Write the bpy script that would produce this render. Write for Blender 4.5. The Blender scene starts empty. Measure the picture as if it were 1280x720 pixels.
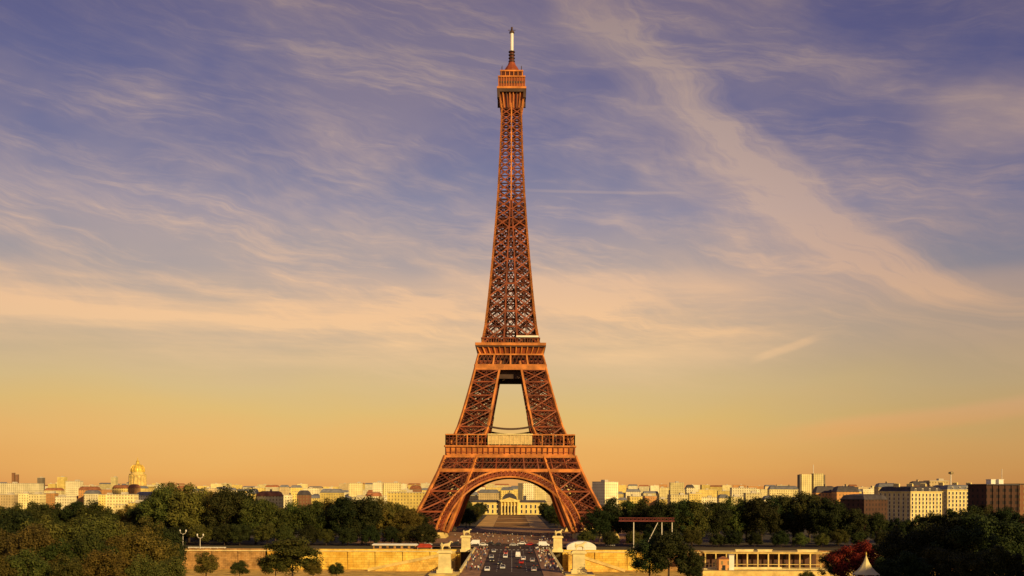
import bpy, math, random
from mathutils import Vector, Matrix
random.seed(11)
R = math.radians
S = bpy.context.scene
COL = S.collection

# ------------------------------------------------------------------ camera
CAMH = 28.0; FPX = 1280.0; HY = 612.0; D0 = 650.0
cd = bpy.data.cameras.new('camera'); cam = bpy.data.objects.new('camera', cd); COL.objects.link(cam)
cd.sensor_width = 36; cd.lens = 36.0 * FPX / 1280.0
cd.shift_y = (HY - 360.0) / 1280.0
cd.clip_start = 1; cd.clip_end = 60000
cam.location = (0, 0, CAMH); cam.rotation_euler = (R(90), R(-0.22), 0)
S.camera = cam
S.view_settings.view_transform = 'Standard'; S.view_settings.look = 'None'
S.view_settings.exposure = 0.0; S.view_settings.gamma = 1.0
S.view_settings.use_curve_mapping = False

def PX(x, d): return (x - 640.0) / FPX * d
def PZ(y, d): return CAMH + (HY - y) / FPX * d

# ------------------------------------------------------------------ world sky
SUN_EL, SUN_AZ = 18.0, 38.0          # degrees above the horizon, degrees to the right of straight behind the camera
def lin(h):
    h = h.lstrip('#'); o = []
    for i in (0, 2, 4):
        c = int(h[i:i+2], 16) / 255.0
        o.append(c / 12.92 if c <= .04045 else ((c + .055) / 1.055) ** 2.4)
    return (o[0], o[1], o[2], 1)

class NT:
    def __init__(s, tree): s.t = tree; s.n = tree.nodes; s.l = tree.links
    def put(s, sock, v):
        if isinstance(v, bpy.types.NodeSocket): s.l.new(v, sock)
        else: sock.default_value = v
    def m(s, op, a, b=None, c=None, clamp=False):
        n = s.n.new('ShaderNodeMath'); n.operation = op; n.use_clamp = clamp
        for i, v in enumerate((a, b, c)):
            if v is not None: s.put(n.inputs[i], v)
        return n.outputs[0]
    def sm(s, v, lo, hi, o0=0.0, o1=1.0):
        n = s.n.new('ShaderNodeMapRange'); n.interpolation_type = 'SMOOTHSTEP'
        s.put(n.inputs['Value'], v)
        for k, x in (('From Min', lo), ('From Max', hi), ('To Min', o0), ('To Max', o1)): s.put(n.inputs[k], x)
        return n.outputs['Result']
    def xyz(s, x, y, z):
        n = s.n.new('ShaderNodeCombineXYZ')
        for i, v in enumerate((x, y, z)): s.put(n.inputs[i], v)
        return n.outputs[0]
    def noise(s, vec, scale, detail=4, rough=.55, dist=0.0, lac=2.0):
        n = s.n.new('ShaderNodeTexNoise'); s.put(n.inputs['Vector'], vec)
        n.inputs['Scale'].default_value = scale; n.inputs['Detail'].default_value = detail
        n.inputs['Roughness'].default_value = rough; n.inputs['Distortion'].default_value = dist
        n.inputs['Lacunarity'].default_value = lac
        return n.outputs['Fac']
    def ramp(s, fac, stops, interp='LINEAR'):
        n = s.n.new('ShaderNodeValToRGB'); s.put(n.inputs['Fac'], fac); e = n.color_ramp; e.interpolation = interp
        while len(e.elements) < len(stops): e.elements.new(.5)
        for el, (p, c) in zip(e.elements, stops): el.position = p; el.color = c
        return n.outputs['Color']
    def mix(s, f, a, b, mode='MIX'):
        n = s.n.new('ShaderNodeMix'); n.data_type = 'RGBA'; n.blend_type = mode
        s.put(n.inputs[0], f); s.put(n.inputs[6], a); s.put(n.inputs[7], b)
        return n.outputs[2]
    def curve(s, v, pts):
        n = s.n.new('ShaderNodeFloatCurve'); s.put(n.inputs['Value'], v); c = n.mapping.curves[0]
        n.mapping.use_clip = False
        while len(c.points) < len(pts): c.points.new(.5, .5)
        for p, (x, y) in zip(c.points, pts): p.location = (x, y); p.handle_type = 'AUTO'
        n.mapping.update(); return n.outputs[0]

w = bpy.data.worlds.new('World'); S.world = w; w.use_nodes = True
W = NT(w.node_tree); W.n.clear()
tc = W.n.new('ShaderNodeTexCoord'); sp = W.n.new('ShaderNodeSeparateXYZ'); W.l.new(tc.outputs['Generated'], sp.inputs[0])
dx, dy, dz = sp.outputs
az = W.m('ARCTAN2', dx, dy)
hor = W.m('SQRT', W.m('ADD', W.m('MULTIPLY', dx, dx), W.m('MULTIPLY', dy, dy)))
tv = W.m('MAXIMUM', W.m('DIVIDE', dz, W.m('MAXIMUM', hor, .02)), 0.0)
def AZ(x): return math.atan((x - 640) / FPX)
def TV(x, y): return (HY - y) / FPX * math.cos(AZ(x))
wob = W.m('MULTIPLY', W.m('SUBTRACT', W.noise(W.xyz(W.m('MULTIPLY', az, 2.0), W.m('MULTIPLY', tv, 7.0), 3.1), 1.6, 3), .5), .055)
tvw = W.m('ADD', tv, wob)
pos = lambda y: (HY - y) / FPX / .6
base = W.ramp(W.m('DIVIDE', tvw, .6), [
    (0.0, lin('#EBA050')), (pos(590), lin('#F0AD57')), (pos(555), lin('#F0B560')), (pos(520), lin('#E6BC6C')),
    (pos(485), lin('#DDBC7E')), (pos(440), lin('#CDB189')), (pos(395), lin('#B9A693')), (pos(345), lin('#A0989B')),
    (pos(270), lin('#83839F')), (pos(180), lin('#6B6B93')), (pos(80), lin('#62608A')), (pos(0), lin('#5E5A84')), (1.0, lin('#403F6A'))])
cloudc = W.ramp(W.m('DIVIDE', tv, .6), [
    (0.0, lin('#F4B060')), (pos(540), lin('#FBB664')), (pos(470), lin('#F4CA92')), (pos(400), lin('#FFCB94')),
    (pos(340), lin('#EBC09C')), (pos(270), lin('#D8B6A0')), (pos(180), lin('#C6A99A')), (pos(60), lin('#B0978E')), (pos(0), lin('#A58C88')), (1.0, lin('#7A7090'))])
# thin cirrus veil, stretched and slanting down to the right
a1 = W.m('ADD', W.m('MULTIPLY', az, .94), W.m('MULTIPLY', tv, -.34))
b1 = W.m('ADD', W.m('MULTIPLY', az, .34), W.m('MULTIPLY', tv, .94))
warp = W.noise(W.xyz(W.m('MULTIPLY', az, 3.0), W.m('MULTIPLY', tv, 6.0), 7.7), 1.3, 4, .6)
veil = W.noise(W.xyz(W.m('MULTIPLY', a1, 3.2), W.m('ADD', W.m('MULTIPLY', b1, 17.0), W.m('MULTIPLY', warp, 1.1)), 1.37), 1.0, 10, .66)
veil = W.sm(veil, .44, .76)
broad = W.sm(W.noise(W.xyz(W.m('MULTIPLY', az, 2.4), W.m('MULTIPLY', tv, 4.6), 12.2), 1.3, 5, .6), .36, .66)
wisp = W.noise(W.xyz(W.m('MULTIPLY', a1, 5.5), W.m('ADD', W.m('MULTIPLY', W.m('ADD', tv, W.m('MULTIPLY', az, .16)), 46.0), W.m('MULTIPLY', warp, 3.2)), 5.9), 1.0, 10, .70)
wisp = W.sm(wisp, .46, .74)
# the long diagonal streak on the right
line = [(740, -40), (780, 20), (850, 90), (925, 160), (1010, 240), (1100, 305), (1200, 345), (1310, 372), (1500, 400)]
pts = sorted([(TV(x, y) / .7, AZ(x) + .5) for x, y in line]); pts = [(0, 1.2)] + pts
uc = W.m('SUBTRACT', W.curve(W.m('DIVIDE', tv, .7), pts), .5)
dd = W.m('ADD', W.m('SUBTRACT', az, uc), W.m('MULTIPLY', W.m('SUBTRACT', warp, .5), .10))
fib = W.noise(W.xyz(W.m('ADD', W.m('MULTIPLY', dd, 26.0), W.m('MULTIPLY', warp, 1.5)), W.m('MULTIPLY', tv, 5.0), 4.4), 1.0, 9, .68)
fib = W.sm(fib, .32, .68)
grow = W.sm(tv, TV(900, 40), TV(900, 330), .09, .30)
edge = W.sm(dd, -.015, W.m('ADD', .022, W.m('MULTIPLY', fib, .02)), 1, 0)
tail = W.sm(az, AZ(1080), AZ(1300), 1, .35)
streak = W.m('MULTIPLY', W.m('MULTIPLY', W.sm(dd, W.m('MULTIPLY', grow, -1.0), -.01), edge), W.m('ADD', W.m('MULTIPLY', fib, .6), .4))
rib = W.m('MULTIPLY', W.m('MULTIPLY', W.m('MULTIPLY', tail, W.sm(dd, -.085, -.015)), edge), W.m('ADD', W.m('MULTIPLY', fib, .7), .3))
# warm low band across the left and middle, fading to the right
band = W.m('MULTIPLY', W.sm(tvw, TV(640, 500), TV(640, 400)), W.sm(tvw, TV(640, 395), TV(640, 330), 1, 0))
band = W.m('MULTIPLY', band, W.sm(az, AZ(850), AZ(1080), 1, .12))
bt = W.noise(W.xyz(W.m('MULTIPLY', az, 2.6), W.m('MULTIPLY', tv, 26.0), 9.3), 1.0, 7, .6)
band = W.m('MULTIPLY', band, W.sm(bt, .28, .66, .15, 1))
# slanting pale streak low on the right, contrail beside the tower
def streakline(x0, y0, x1, y1, half, soft):
    k = (TV(x1, y1) - TV(x0, y0)) / (AZ(x1) - AZ(x0))
    e = W.m('SUBTRACT', tv, W.m('ADD', W.m('MULTIPLY', W.m('SUBTRACT', az, AZ(x0)), k), TV(x0, y0)))
    e = W.m('ABSOLUTE', W.m('ADD', e, W.m('MULTIPLY', W.m('SUBTRACT', warp, .5), soft)))
    m_ = W.sm(e, half * .2, half, 1, 0)
    ln = AZ(x1) - AZ(x0)
    return W.m('MULTIPLY', m_, W.m('MULTIPLY', W.sm(az, AZ(x0), AZ(x0) + ln * .3), W.sm(az, AZ(x1) - ln * .3, AZ(x1), 1, 0)))
low = streakline(930, 548, 1420, 490, .014, .02)
low2 = streakline(930, 452, 1030, 418, .006, .006)
trail = streakline(620, 236, 880, 240, .0022, .002)
low4 = streakline(1110, 150, 1460, 105, .05, .05)
low3 = streakline(1080, 360, 1420, 325, .02, .03)
upper = W.sm(tv, .12, .24)
noisec = W.m('MULTIPLY', W.m('ADD', W.m('MULTIPLY', W.m('MULTIPLY', veil, W.m('ADD', W.m('MULTIPLY', broad, .7), .3)), .62), W.m('MULTIPLY', W.m('MULTIPLY', wisp, W.m('ADD', W.m('MULTIPLY', broad, .75), .25)), .62)), W.sm(tv, .02, .2))
noisec = W.m('ADD', noisec, W.m('MULTIPLY', W.m('MULTIPLY', broad, upper), .32))
mask = W.m('ADD', noisec, W.m('MULTIPLY', streak, .50), clamp=True)
mask = W.m('ADD', mask, W.m('MULTIPLY', rib, .42), clamp=True)
for mk, f in ((band, 1.1), (low, .85), (low2, .5), (trail, .22), (low3, .3), (low4, .5)):
    mask = W.m('ADD', mask, W.m('MULTIPLY', mk, f), clamp=True)
skyc = W.mix(W.m('MULTIPLY', mask, .92), base, cloudc)
# dimmer towards the right and upper right
dim = W.m('MULTIPLY', W.sm(az, AZ(720), AZ(1360), 1, .70), W.sm(az, AZ(300), AZ(-300), 1, .9))
skyc = W.mix(1.0, skyc, W.xyz(dim, dim, W.m('POWER', dim, .6)), 'MULTIPLY')
nish = W.n.new('ShaderNodeTexSky'); nish.sky_type = 'NISHITA'; nish.sun_disc = False
nish.sun_elevation = R(SUN_EL); nish.sun_rotation = R(180 - SUN_AZ)
nk = W.mix(1.0, nish.outputs[0], (.75, .75, .75, 1), 'MULTIPLY')
tot = W.mix(.10, W.mix(1.0, skyc, (10.0, 10.0, 10.0, 1), 'MULTIPLY'), nk)
bg = W.n.new('ShaderNodeBackground'); W.l.new(tot, bg.inputs[0]); bg.inputs[1].default_value = 0.1
ow = W.n.new('ShaderNodeOutputWorld'); W.l.new(bg.outputs[0], ow.inputs[0])

# ------------------------------------------------------------------ sun
sl = bpy.data.lights.new('sun', 'SUN'); sl.energy = 5.0; sl.angle = R(.6); sl.color = (1.0, .69, .28)
so = bpy.data.objects.new('sun', sl); COL.objects.link(so)
sv = Vector((math.sin(R(SUN_AZ)) * math.cos(R(SUN_EL)), -math.cos(R(SUN_AZ)) * math.cos(R(SUN_EL)), math.sin(R(SUN_EL))))
so.rotation_euler = sv.to_track_quat('Z', 'Y').to_euler(); so.location = sv * 500

# ------------------------------------------------------------------ materials
def mat(name, col, rough=.8, var=.25, scale=.3, spec=.3, col2=None, metal=0.0, rnd=0.0, detail=5):
    m = bpy.data.materials.new(name); m.use_nodes = True; t = NT(m.node_tree)
    p = t.n['Principled BSDF']; p.inputs['Roughness'].default_value = rough
    p.inputs['Specular IOR Level'].default_value = spec; p.inputs['Metallic'].default_value = metal
    tcn = t.n.new('ShaderNodeTexCoord')
    f = t.noise(tcn.outputs['Object'], scale, detail, .6)
    f = t.sm(f, .3, .7)
    c1 = tuple(x * (1 - var) for x in col) + (1,); c2 = (tuple(min(1, x * (1 + var)) for x in col) if col2 is None else tuple(col2)) + (1,)
    c = t.mix(f, c1, c2)
    if rnd:
        oi = t.n.new('ShaderNodeObjectInfo')
        k = t.m('ADD', 1 - rnd, t.m('MULTIPLY', oi.outputs['Random'], 2 * rnd))
        c = t.mix(1.0, c, t.xyz(k, k, k), 'MULTIPLY')
    t.put(p.inputs['Base Color'], c)
    m['_'] = 1
    return m

def wallmat(name, col, win=(.24, .18, .09), sx=2.9, sz=3.1, ww=.32, rnd=.24, var=.16):
    """plastered wall with rows of small dark windows, for far-off houses"""
    m = bpy.data.materials.new(name); m.use_nodes = True; t = NT(m.node_tree); p = t.n['Principled BSDF']
    p.inputs['Roughness'].default_value = .9; p.inputs['Specular IOR Level'].default_value = .2
    tcn = t.n.new('ShaderNodeTexCoord'); q = t.n.new('ShaderNodeSeparateXYZ'); t.l.new(tcn.outputs['Object'], q.inputs[0])
    fx = t.m('FRACT', t.m('DIVIDE', t.m('ADD', t.m('ADD', q.outputs[0], q.outputs[1]), 500.0), sx))
    fz = t.m('FRACT', t.m('DIVIDE', t.m('ADD', q.outputs[2], 330.0), sz))
    inx = t.m('LESS_THAN', t.m('ABSOLUTE', t.m('SUBTRACT', fx, .5)), ww / 2)
    inz = t.m('LESS_THAN', t.m('ABSOLUTE', t.m('SUBTRACT', fz, .5)), .27)
    f = t.sm(t.noise(tcn.outputs['Object'], .12, 4), .3, .7)
    c = t.mix(f, tuple(x * (1 - var) for x in col) + (1,), tuple(x * (1 + var) for x in col) + (1,))
    oi = t.n.new('ShaderNodeObjectInfo'); k = t.m('ADD', 1 - rnd, t.m('MULTIPLY', oi.outputs['Random'], 2 * rnd))
    c = t.mix(1.0, c, t.xyz(k, k, k), 'MULTIPLY')
    c = t.mix(t.m('MULTIPLY', inx, inz), c, tuple(win) + (1,))
    t.put(p.inputs['Base Color'], c); return m

def leafmat(name, c1, c2, c3, rnd=.35):
    m = bpy.data.materials.new(name); m.use_nodes = True; t = NT(m.node_tree); p = t.n['Principled BSDF']
    p.inputs['Roughness'].default_value = .75; p.inputs['Specular IOR Level'].default_value = .15
    tcn = t.n.new('ShaderNodeTexCoord')
    f = t.sm(t.noise(tcn.outputs['Object'], .35, 3, .6), .32, .68)
    g = t.noise(tcn.outputs['Object'], 2.2, 2, .5)
    c = t.mix(f, c1 + (1,), c2 + (1,)); c = t.mix(t.sm(g, .5, .72), c, c3 + (1,))
    oi = t.n.new('ShaderNodeObjectInfo'); k = t.m('ADD', 1 - rnd, t.m('MULTIPLY', oi.outputs['Random'], 2 * rnd))
    k2 = t.m('ADD', 1.0, t.m('MULTIPLY', t.m('SUBTRACT', t.m('FRACT', t.m('MULTIPLY', oi.outputs['Random'], 7.3)), .5), .5))
    c = t.mix(1.0, c, t.xyz(t.m('MULTIPLY', k, k2), k, k), 'MULTIPLY')
    t.put(p.inputs['Base Color'], c)
    tr = t.n.new('ShaderNodeBsdfTranslucent'); t.put(tr.inputs[0], c)
    mx = t.n.new('ShaderNodeMixShader'); mx.inputs[0].default_value = .18
    t.l.new(p.outputs[0], mx.inputs[1]); t.l.new(tr.outputs[0], mx.inputs[2])
    t.l.new(mx.outputs[0], t.n['Material Output'].inputs[0]); return m

M = {}
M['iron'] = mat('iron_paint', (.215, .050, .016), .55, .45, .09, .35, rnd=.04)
M['iron_shaded'] = mat('iron_paint_shaded', (.085, .020, .010), .65, .35, .12, .25)  # same iron paint darkened, shade of the inner bracing put into the colour
M['iron_lit'] = mat('iron_paint_lit', (.52, .185, .040), .55, .40, .15, .35)  # same iron paint brightened, sunlight on the outer edges put into the colour
M['iron_dark'] = mat('iron_paint_dark', (.07, .04, .03), .7, .3, .2)  # iron darkened further for shade on soffits and recesses; also dark fittings
M['mastwhite'] = mat('white_mast_paint', (.80, .80, .80), .5, .06, .4)
M['pavglass'] = mat('pavilion_cladding', (.60, .44, .19), .5, .15, .5)
M['stone'] = mat('warm_stone', (.64, .48, .17), .9, .28, .22)
M['stone_pale'] = mat('pale_stone', (.74, .62, .30), .9, .18, .3)
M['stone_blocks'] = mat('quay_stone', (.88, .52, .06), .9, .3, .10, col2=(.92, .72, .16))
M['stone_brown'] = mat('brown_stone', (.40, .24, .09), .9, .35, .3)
M['asphalt'] = mat('asphalt', (.056, .034, .022), .85, .3, .15)
M['pave'] = mat('pinkish_paving', (.32, .17, .085), .9, .45, .35)
M['sand'] = mat('sandy_gravel', (.62, .36, .10), .95, .25, .06)
M['lawn'] = mat('dry_lawn', (.24, .13, .022), .95, .45, .05, col2=(.46, .21, .03))
M['soil'] = mat('city_ground', (.075, .060, .034), .95, .4, .01)
M['cobble'] = mat('cobbled_quay', (.74, .48, .11), .9, .4, .2)
M['paint'] = mat('road_paint', (.62, .56, .46), .8, .2, 1.0)
M['white'] = mat('white_canvas', (.80, .78, .68), .6, .08, .5)
M['zinc'] = mat('zinc_roof', (.17, .17, .18), .55, .25, .2, rnd=.2)
M['slate'] = mat('slate_roof', (.06, .052, .055), .7, .3, .2, rnd=.2)
M['tile'] = mat('clay_tile_roof', (.30, .12, .055), .9, .3, .3, rnd=.2)
M['flat'] = mat('pale_flat_roof', (.52, .47, .36), .9, .15, .2)
M['gold'] = mat('gilded_lead', (.72, .50, .09), .45, .22, .25, metal=.25)
M['glass'] = mat('dark_window', (.035, .035, .04), .15, .3, .5, .6)
M['frame'] = mat('pale_frame', (.70, .64, .5), .7, .1, 1)
M['bark'] = mat('bark', (.075, .05, .035), .95, .35, 1.2)
M['red'] = mat('red_canvas', (.42, .05, .018), .7, .2, .5)
M['redsteel'] = mat('red_steel', (.13, .024, .020), .6, .25, .5)
M['lampwhite'] = mat('pale_lamp_metal', (.62, .58, .5), .5, .1, 1)
M['brown'] = wallmat('brown_brick_and_shade_wall', (.085, .045, .032), (.03, .022, .02), 4.0, 3.4, .34)
M['w_cream'] = wallmat('cream_plaster', (.74, .63, .30))
M['w_white'] = wallmat('off_white_plaster', (.80, .72, .45))
M['w_yellow'] = wallmat('yellow_plaster', (.74, .57, .17))
M['w_beige'] = wallmat('beige_plaster', (.60, .46, .24))
M['w_orange'] = wallmat('orange_plaster', (.55, .28, .10))
M['w_brown'] = wallmat('brown_plaster', (.27, .13, .07))
M['w_grey'] = wallmat('grey_concrete', (.20, .17, .13))
M['haussmann'] = mat('limestone_front', (.74, .60, .25), .9, .16, .2)
M['palace'] = mat('palace_stone', (.80, .62, .20), .9, .2, .3)
M['bronze'] = mat('bronze', (.20, .16, .08), .5, .3, 1.5, metal=.5)
M['leaf_green'] = leafmat('foliage_green', (.034, .050, .010), (.082, .090, .018), (.15, .125, .026))
M['leaf_dark'] = leafmat('foliage_dark', (.018, .029, .008), (.038, .047, .012), (.075, .072, .018))
M['leaf_olive'] = leafmat('foliage_olive', (.062, .064, .012), (.13, .108, .020), (.20, .155, .034))
M['leaf_rust'] = leafmat('foliage_rust', (.065, .050, .013), (.115, .078, .018), (.16, .11, .026))
M['leaf_red'] = leafmat('foliage_red', (.13, .012, .008), (.22, .022, .012), (.28, .04, .016), .1)
wm = bpy.data.materials.new('river_water'); wm.use_nodes = True; _t = NT(wm.node_tree); _p = _t.n['Principled BSDF']
_p.inputs['Base Color'].default_value = (.035, .04, .028, 1); _p.inputs['Roughness'].default_value = .12
_tc = _t.n.new('ShaderNodeTexCoord'); _b = _t.n.new('ShaderNodeBump'); _b.inputs['Strength'].default_value = .35; _b.inputs['Distance'].default_value = .3
_t.l.new(_t.noise(_tc.outputs['Object'], .5, 4), _b.inputs['Height']); _t.l.new(_b.outputs[0], _p.inputs['Normal'])
M['water'] = wm

def blocks(m_, bw, bh, dark):
    """adds masonry joints, tonal blocks and run-off stains to a plain stone material"""
    t = NT(m_.node_tree); p = t.n['Principled BSDF']; old = p.inputs['Base Color'].links[0].from_socket
    tcn = t.n.new('ShaderNodeTexCoord'); q = t.n.new('ShaderNodeSeparateXYZ'); t.l.new(tcn.outputs['Object'], q.inputs[0])
    bt_ = t.n.new('ShaderNodeTexBrick'); t.put(bt_.inputs['Vector'], t.xyz(t.m('ADD', q.outputs[0], q.outputs[1]), q.outputs[2], 0.0))
    bt_.inputs['Scale'].default_value = 1; bt_.inputs['Brick Width'].default_value = bw; bt_.inputs['Row Height'].default_value = bh; bt_.inputs['Mortar Size'].default_value = .05
    bt_.inputs['Color1'].default_value = (1, 1, 1, 1); bt_.inputs['Color2'].default_value = (.84, .78, .66, 1); bt_.inputs['Mortar'].default_value = (dark, dark*.85, dark*.7, 1)
    c = t.mix(1.0, old, bt_.outputs['Color'], 'MULTIPLY')
    st = t.noise(t.xyz(t.m('MULTIPLY', q.outputs[0], .55), t.m('MULTIPLY', q.outputs[1], .55), t.m('MULTIPLY', q.outputs[2], .09)), 1.0, 6, .65)
    c = t.mix(t.m('MULTIPLY', t.sm(st, .56, .76), .55), c, (.17, .10, .045, 1))
    t.put(p.inputs['Base Color'], c)
blocks(M['stone_blocks'], 2.6, 1.1, .5); blocks(M['stone_brown'], 1.9, .8, .5); blocks(M['cobble'], 1.2, 1.0, .6)

# ------------------------------------------------------------------ mesh helpers
class MB:
    def __init__(s): s.v = []; s.f = []; s.m = []
    def quad(s, a, b, c, d, mi=0):
        n = len(s.v); s.v += [a, b, c, d]; s.f.append((n, n+1, n+2, n+3)); s.m.append(mi)
    def poly(s, pts, mi=0):
        n = len(s.v); s.v += list(pts); s.f.append(tuple(range(n, n + len(pts)))); s.m.append(mi)
    def box(s, x0, x1, y0, y1, z0, z1, mi=0):
        n = len(s.v)
        s.v += [(x0,y0,z0),(x1,y0,z0),(x1,y1,z0),(x0,y1,z0),(x0,y0,z1),(x1,y0,z1),(x1,y1,z1),(x0,y1,z1)]
        for f in ((0,3,2,1),(4,5,6,7),(0,1,5,4),(1,2,6,5),(2,3,7,6),(3,0,4,7)):
            s.f.append(tuple(n + i for i in f)); s.m.append(mi)
    def frustum(s, cx, cy, z0, z1, a0, b0, a1, b1, mi=0):
        n = len(s.v)
        for z, a, b in ((z0, a0, b0), (z1, a1, b1)):
            s.v += [(cx-a,cy-b,z),(cx+a,cy-b,z),(cx+a,cy+b,z),(cx-a,cy+b,z)]
        for f in ((0,3,2,1),(4,5,6,7),(0,1,5,4),(1,2,6,5),(2,3,7,6),(3,0,4,7)):
            s.f.append(tuple(n + i for i in f)); s.m.append(mi)
    def beam(s, p, q, w_, h_=None, mi=0):
        p = Vector(p); q = Vector(q); u = q - p
        if u.length < 1e-4: return
        u.normalize(); h_ = h_ or w_
        ref = Vector((0, 0, 1)) if abs(u.z) < .95 else Vector((0, 1, 0))
        a = u.cross(ref).normalized(); b = u.cross(a)
        a *= w_ / 2; b *= h_ / 2; n = len(s.v)
        for c in (p, q):
            for (i, j) in ((-1,-1),(1,-1),(1,1),(-1,1)): s.v.append(tuple(c + a*i + b*j))
        for f in ((0,1,5,4),(1,2,6,5),(2,3,7,6),(3,0,4,7),(3,2,1,0),(4,5,6,7)):
            s.f.append(tuple(n + i for i in f)); s.m.append(mi)
    def lathe(s, cx, cy, prof, n=16, mi=0, rot=0.0):
        b = len(s.v)
        for r, z in prof:
            for k in range(n):
                a = 2*math.pi*k/n + rot; s.v.append((cx + r*math.cos(a), cy + r*math.sin(a), z))
        for i in range(len(prof)-1):
            for k in range(n):
                k2 = (k+1) % n; s.f.append((b+i*n+k, b+i*n+k2, b+(i+1)*n+k2, b+(i+1)*n+k)); s.m.append(mi)
        s.f.append(tuple(b + k for k in reversed(range(n)))); s.m.append(mi)
        s.f.append(tuple(b + (len(prof)-1)*n + k for k in range(n))); s.m.append(mi)
    def tube(s, pts, radii, n=7, mi=0):
        b = len(s.v); P = [Vector(p) for p in pts]
        for i, p in enumerate(P):
            u = (P[min(i+1, len(P)-1)] - P[max(i-1, 0)]).normalized()
            ref = Vector((0, 1, 0)) if abs(u.y) < .9 else Vector((1, 0, 0))
            a = u.cross(ref).normalized(); c = u.cross(a)
            for k in range(n):
                t_ = 2*math.pi*k/n; s.v.append(tuple(p + (a*math.cos(t_) + c*math.sin(t_)) * radii[i]))
        for i in range(len(P)-1):
            for k in range(n):
                k2 = (k+1) % n; s.f.append((b+i*n+k, b+i*n+k2, b+(i+1)*n+k2, b+(i+1)*n+k)); s.m.append(mi)
        s.f.append(tuple(b + k for k in reversed(range(n)))); s.m.append(mi)
        s.f.append(tuple(b + (len(P)-1)*n + k for k in range(n))); s.m.append(mi)
    def mesh(s, name, mats, smooth=False):
        me = bpy.data.meshes.new(name); me.from_pydata(s.v, [], s.f)
        for m_ in (mats if isinstance(mats, (list, tuple)) else [mats]): me.materials.append(m_)
        me.polygons.foreach_set('material_index', s.m)
        if smooth: me.polygons.foreach_set('use_smooth', [True]*len(s.f))
        me.update(); return me
    def build(s, name, mats, parent=None, smooth=False):
        o = bpy.data.objects.new(name, s.mesh(name, mats, smooth)); COL.objects.link(o)
        if parent: o.parent = parent
        return o

def empty(name, loc=(0, 0, 0), rz=0.0):
    o = bpy.data.objects.new(name, None); COL.objects.link(o); o.location = loc; o.rotation_euler = (0, 0, rz)
    o.empty_display_size = .5; return o
def tag(o, label, cat, group=None):
    o['label'] = label; o['category'] = cat
    if group: o['group'] = group
    return o
def struct(o): o['kind'] = 'structure'; return o
def link(name, me, parent=None, loc=(0, 0, 0), rz=0.0, sc=None):
    o = bpy.data.objects.new(name, me); COL.objects.link(o); o.location = loc; o.rotation_euler = (0, 0, rz)
    if sc: o.scale = sc
    if parent: o.parent = parent
    return o
def copy_tree(o, parent=None):
    c = o.copy(); COL.objects.link(c)
    if parent: c.parent = parent
    for ch in list(o.children): copy_tree(ch, c)
    return c
ORD = ['zeroth','first','second','third','fourth','fifth','sixth','seventh','eighth','ninth','tenth','eleventh','twelfth','thirteenth','fourteenth','fifteenth','sixteenth','seventeenth','eighteenth','nineteenth','twentieth',
       'twenty-first','twenty-second','twenty-third','twenty-fourth','twenty-fifth','twenty-sixth','twenty-seventh','twenty-eighth','twenty-ninth','thirtieth','thirty-first','thirty-second','thirty-third','thirty-fourth','thirty-fifth','thirty-sixth','thirty-seventh','thirty-eighth','thirty-ninth','fortieth']

# ------------------------------------------------------------------ ground
def gz(y):
    pr = [(-400, 24), (-20, 22), (60, 16), (180, 6), (300, 1), (318, 0), (325.9, 0), (326, -14), (479.9, -14), (480, -1.0), (497, -1.0), (501, 0), (1700, 0), (4000, 24), (9000, 44), (40000, 60)]
    for (a, za), (b, zb) in zip(pr, pr[1:]):
        if a <= y <= b: return za + (zb - za) * (y - a) / (b - a)
    return pr[-1][1]
b = MB()
ys = [-400, -20, 60, 120, 180, 240, 300, 318, 325.9, 326, 479.9, 480, 497, 501, 600, 900, 1300, 1700, 2500, 4000, 6000, 9000, 15000, 40000]
xs = [-30000, -6000, -1500, -400, -100, 100, 400, 1500, 6000, 30000]
for y in ys:
    for x in xs: b.v.append((x, y, gz(y)))
for i in range(len(ys)-1):
    for j in range(len(xs)-1):
        n = i*len(xs)+j; b.f.append((n, n+1, n+1+len(xs), n+len(xs))); b.m.append(0)
struct(b.build('ground', M['soil']))
b = MB(); b.quad((-3000,326.05,-10.6),(3000,326.05,-10.6),(3000,424.9,-10.6),(-3000,424.9,-10.6)); struct(b.build('water', M['water']))
b = MB(); b.box(-3000, 3000, 425, 479.5, -13.5, -9.6); struct(b.build('lower_quay', M['cobble']))
def sheet(name, m_, x0, x1, y0, y1, z):
    b = MB(); b.quad((x0,y0,z),(x1,y0,z),(x1,y1,z),(x0,y1,z)); return struct(b.build(name, m_))
sheet('quay_road', M['asphalt'], -900, 900, 503, 529, .012)
sheet('plaza', M['pave'], -90, 90, 531, 742, .010)
sheet('quay_pavement', M['pave'], -400, 400, 480.6, 496.8, -.99)
for k, (x0, x1) in enumerate(((-27, -14), (14, 27))): sheet('path', M['sand'], x0, x1, 742.5, 1118, .012)
sheet('lawn', M['lawn'], -13.8, 13.8, 760, 1110, .010)
sheet('crossing_path', M['sand'], -13.7, 13.7, 860, 884, .016)
sheet('crossing_path', M['sand'], -13.7, 13.7, 985, 1000, .016)
sheet('crossing_path', M['sand'], -13.8, 13.8, 742.6, 759, .016)

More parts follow.
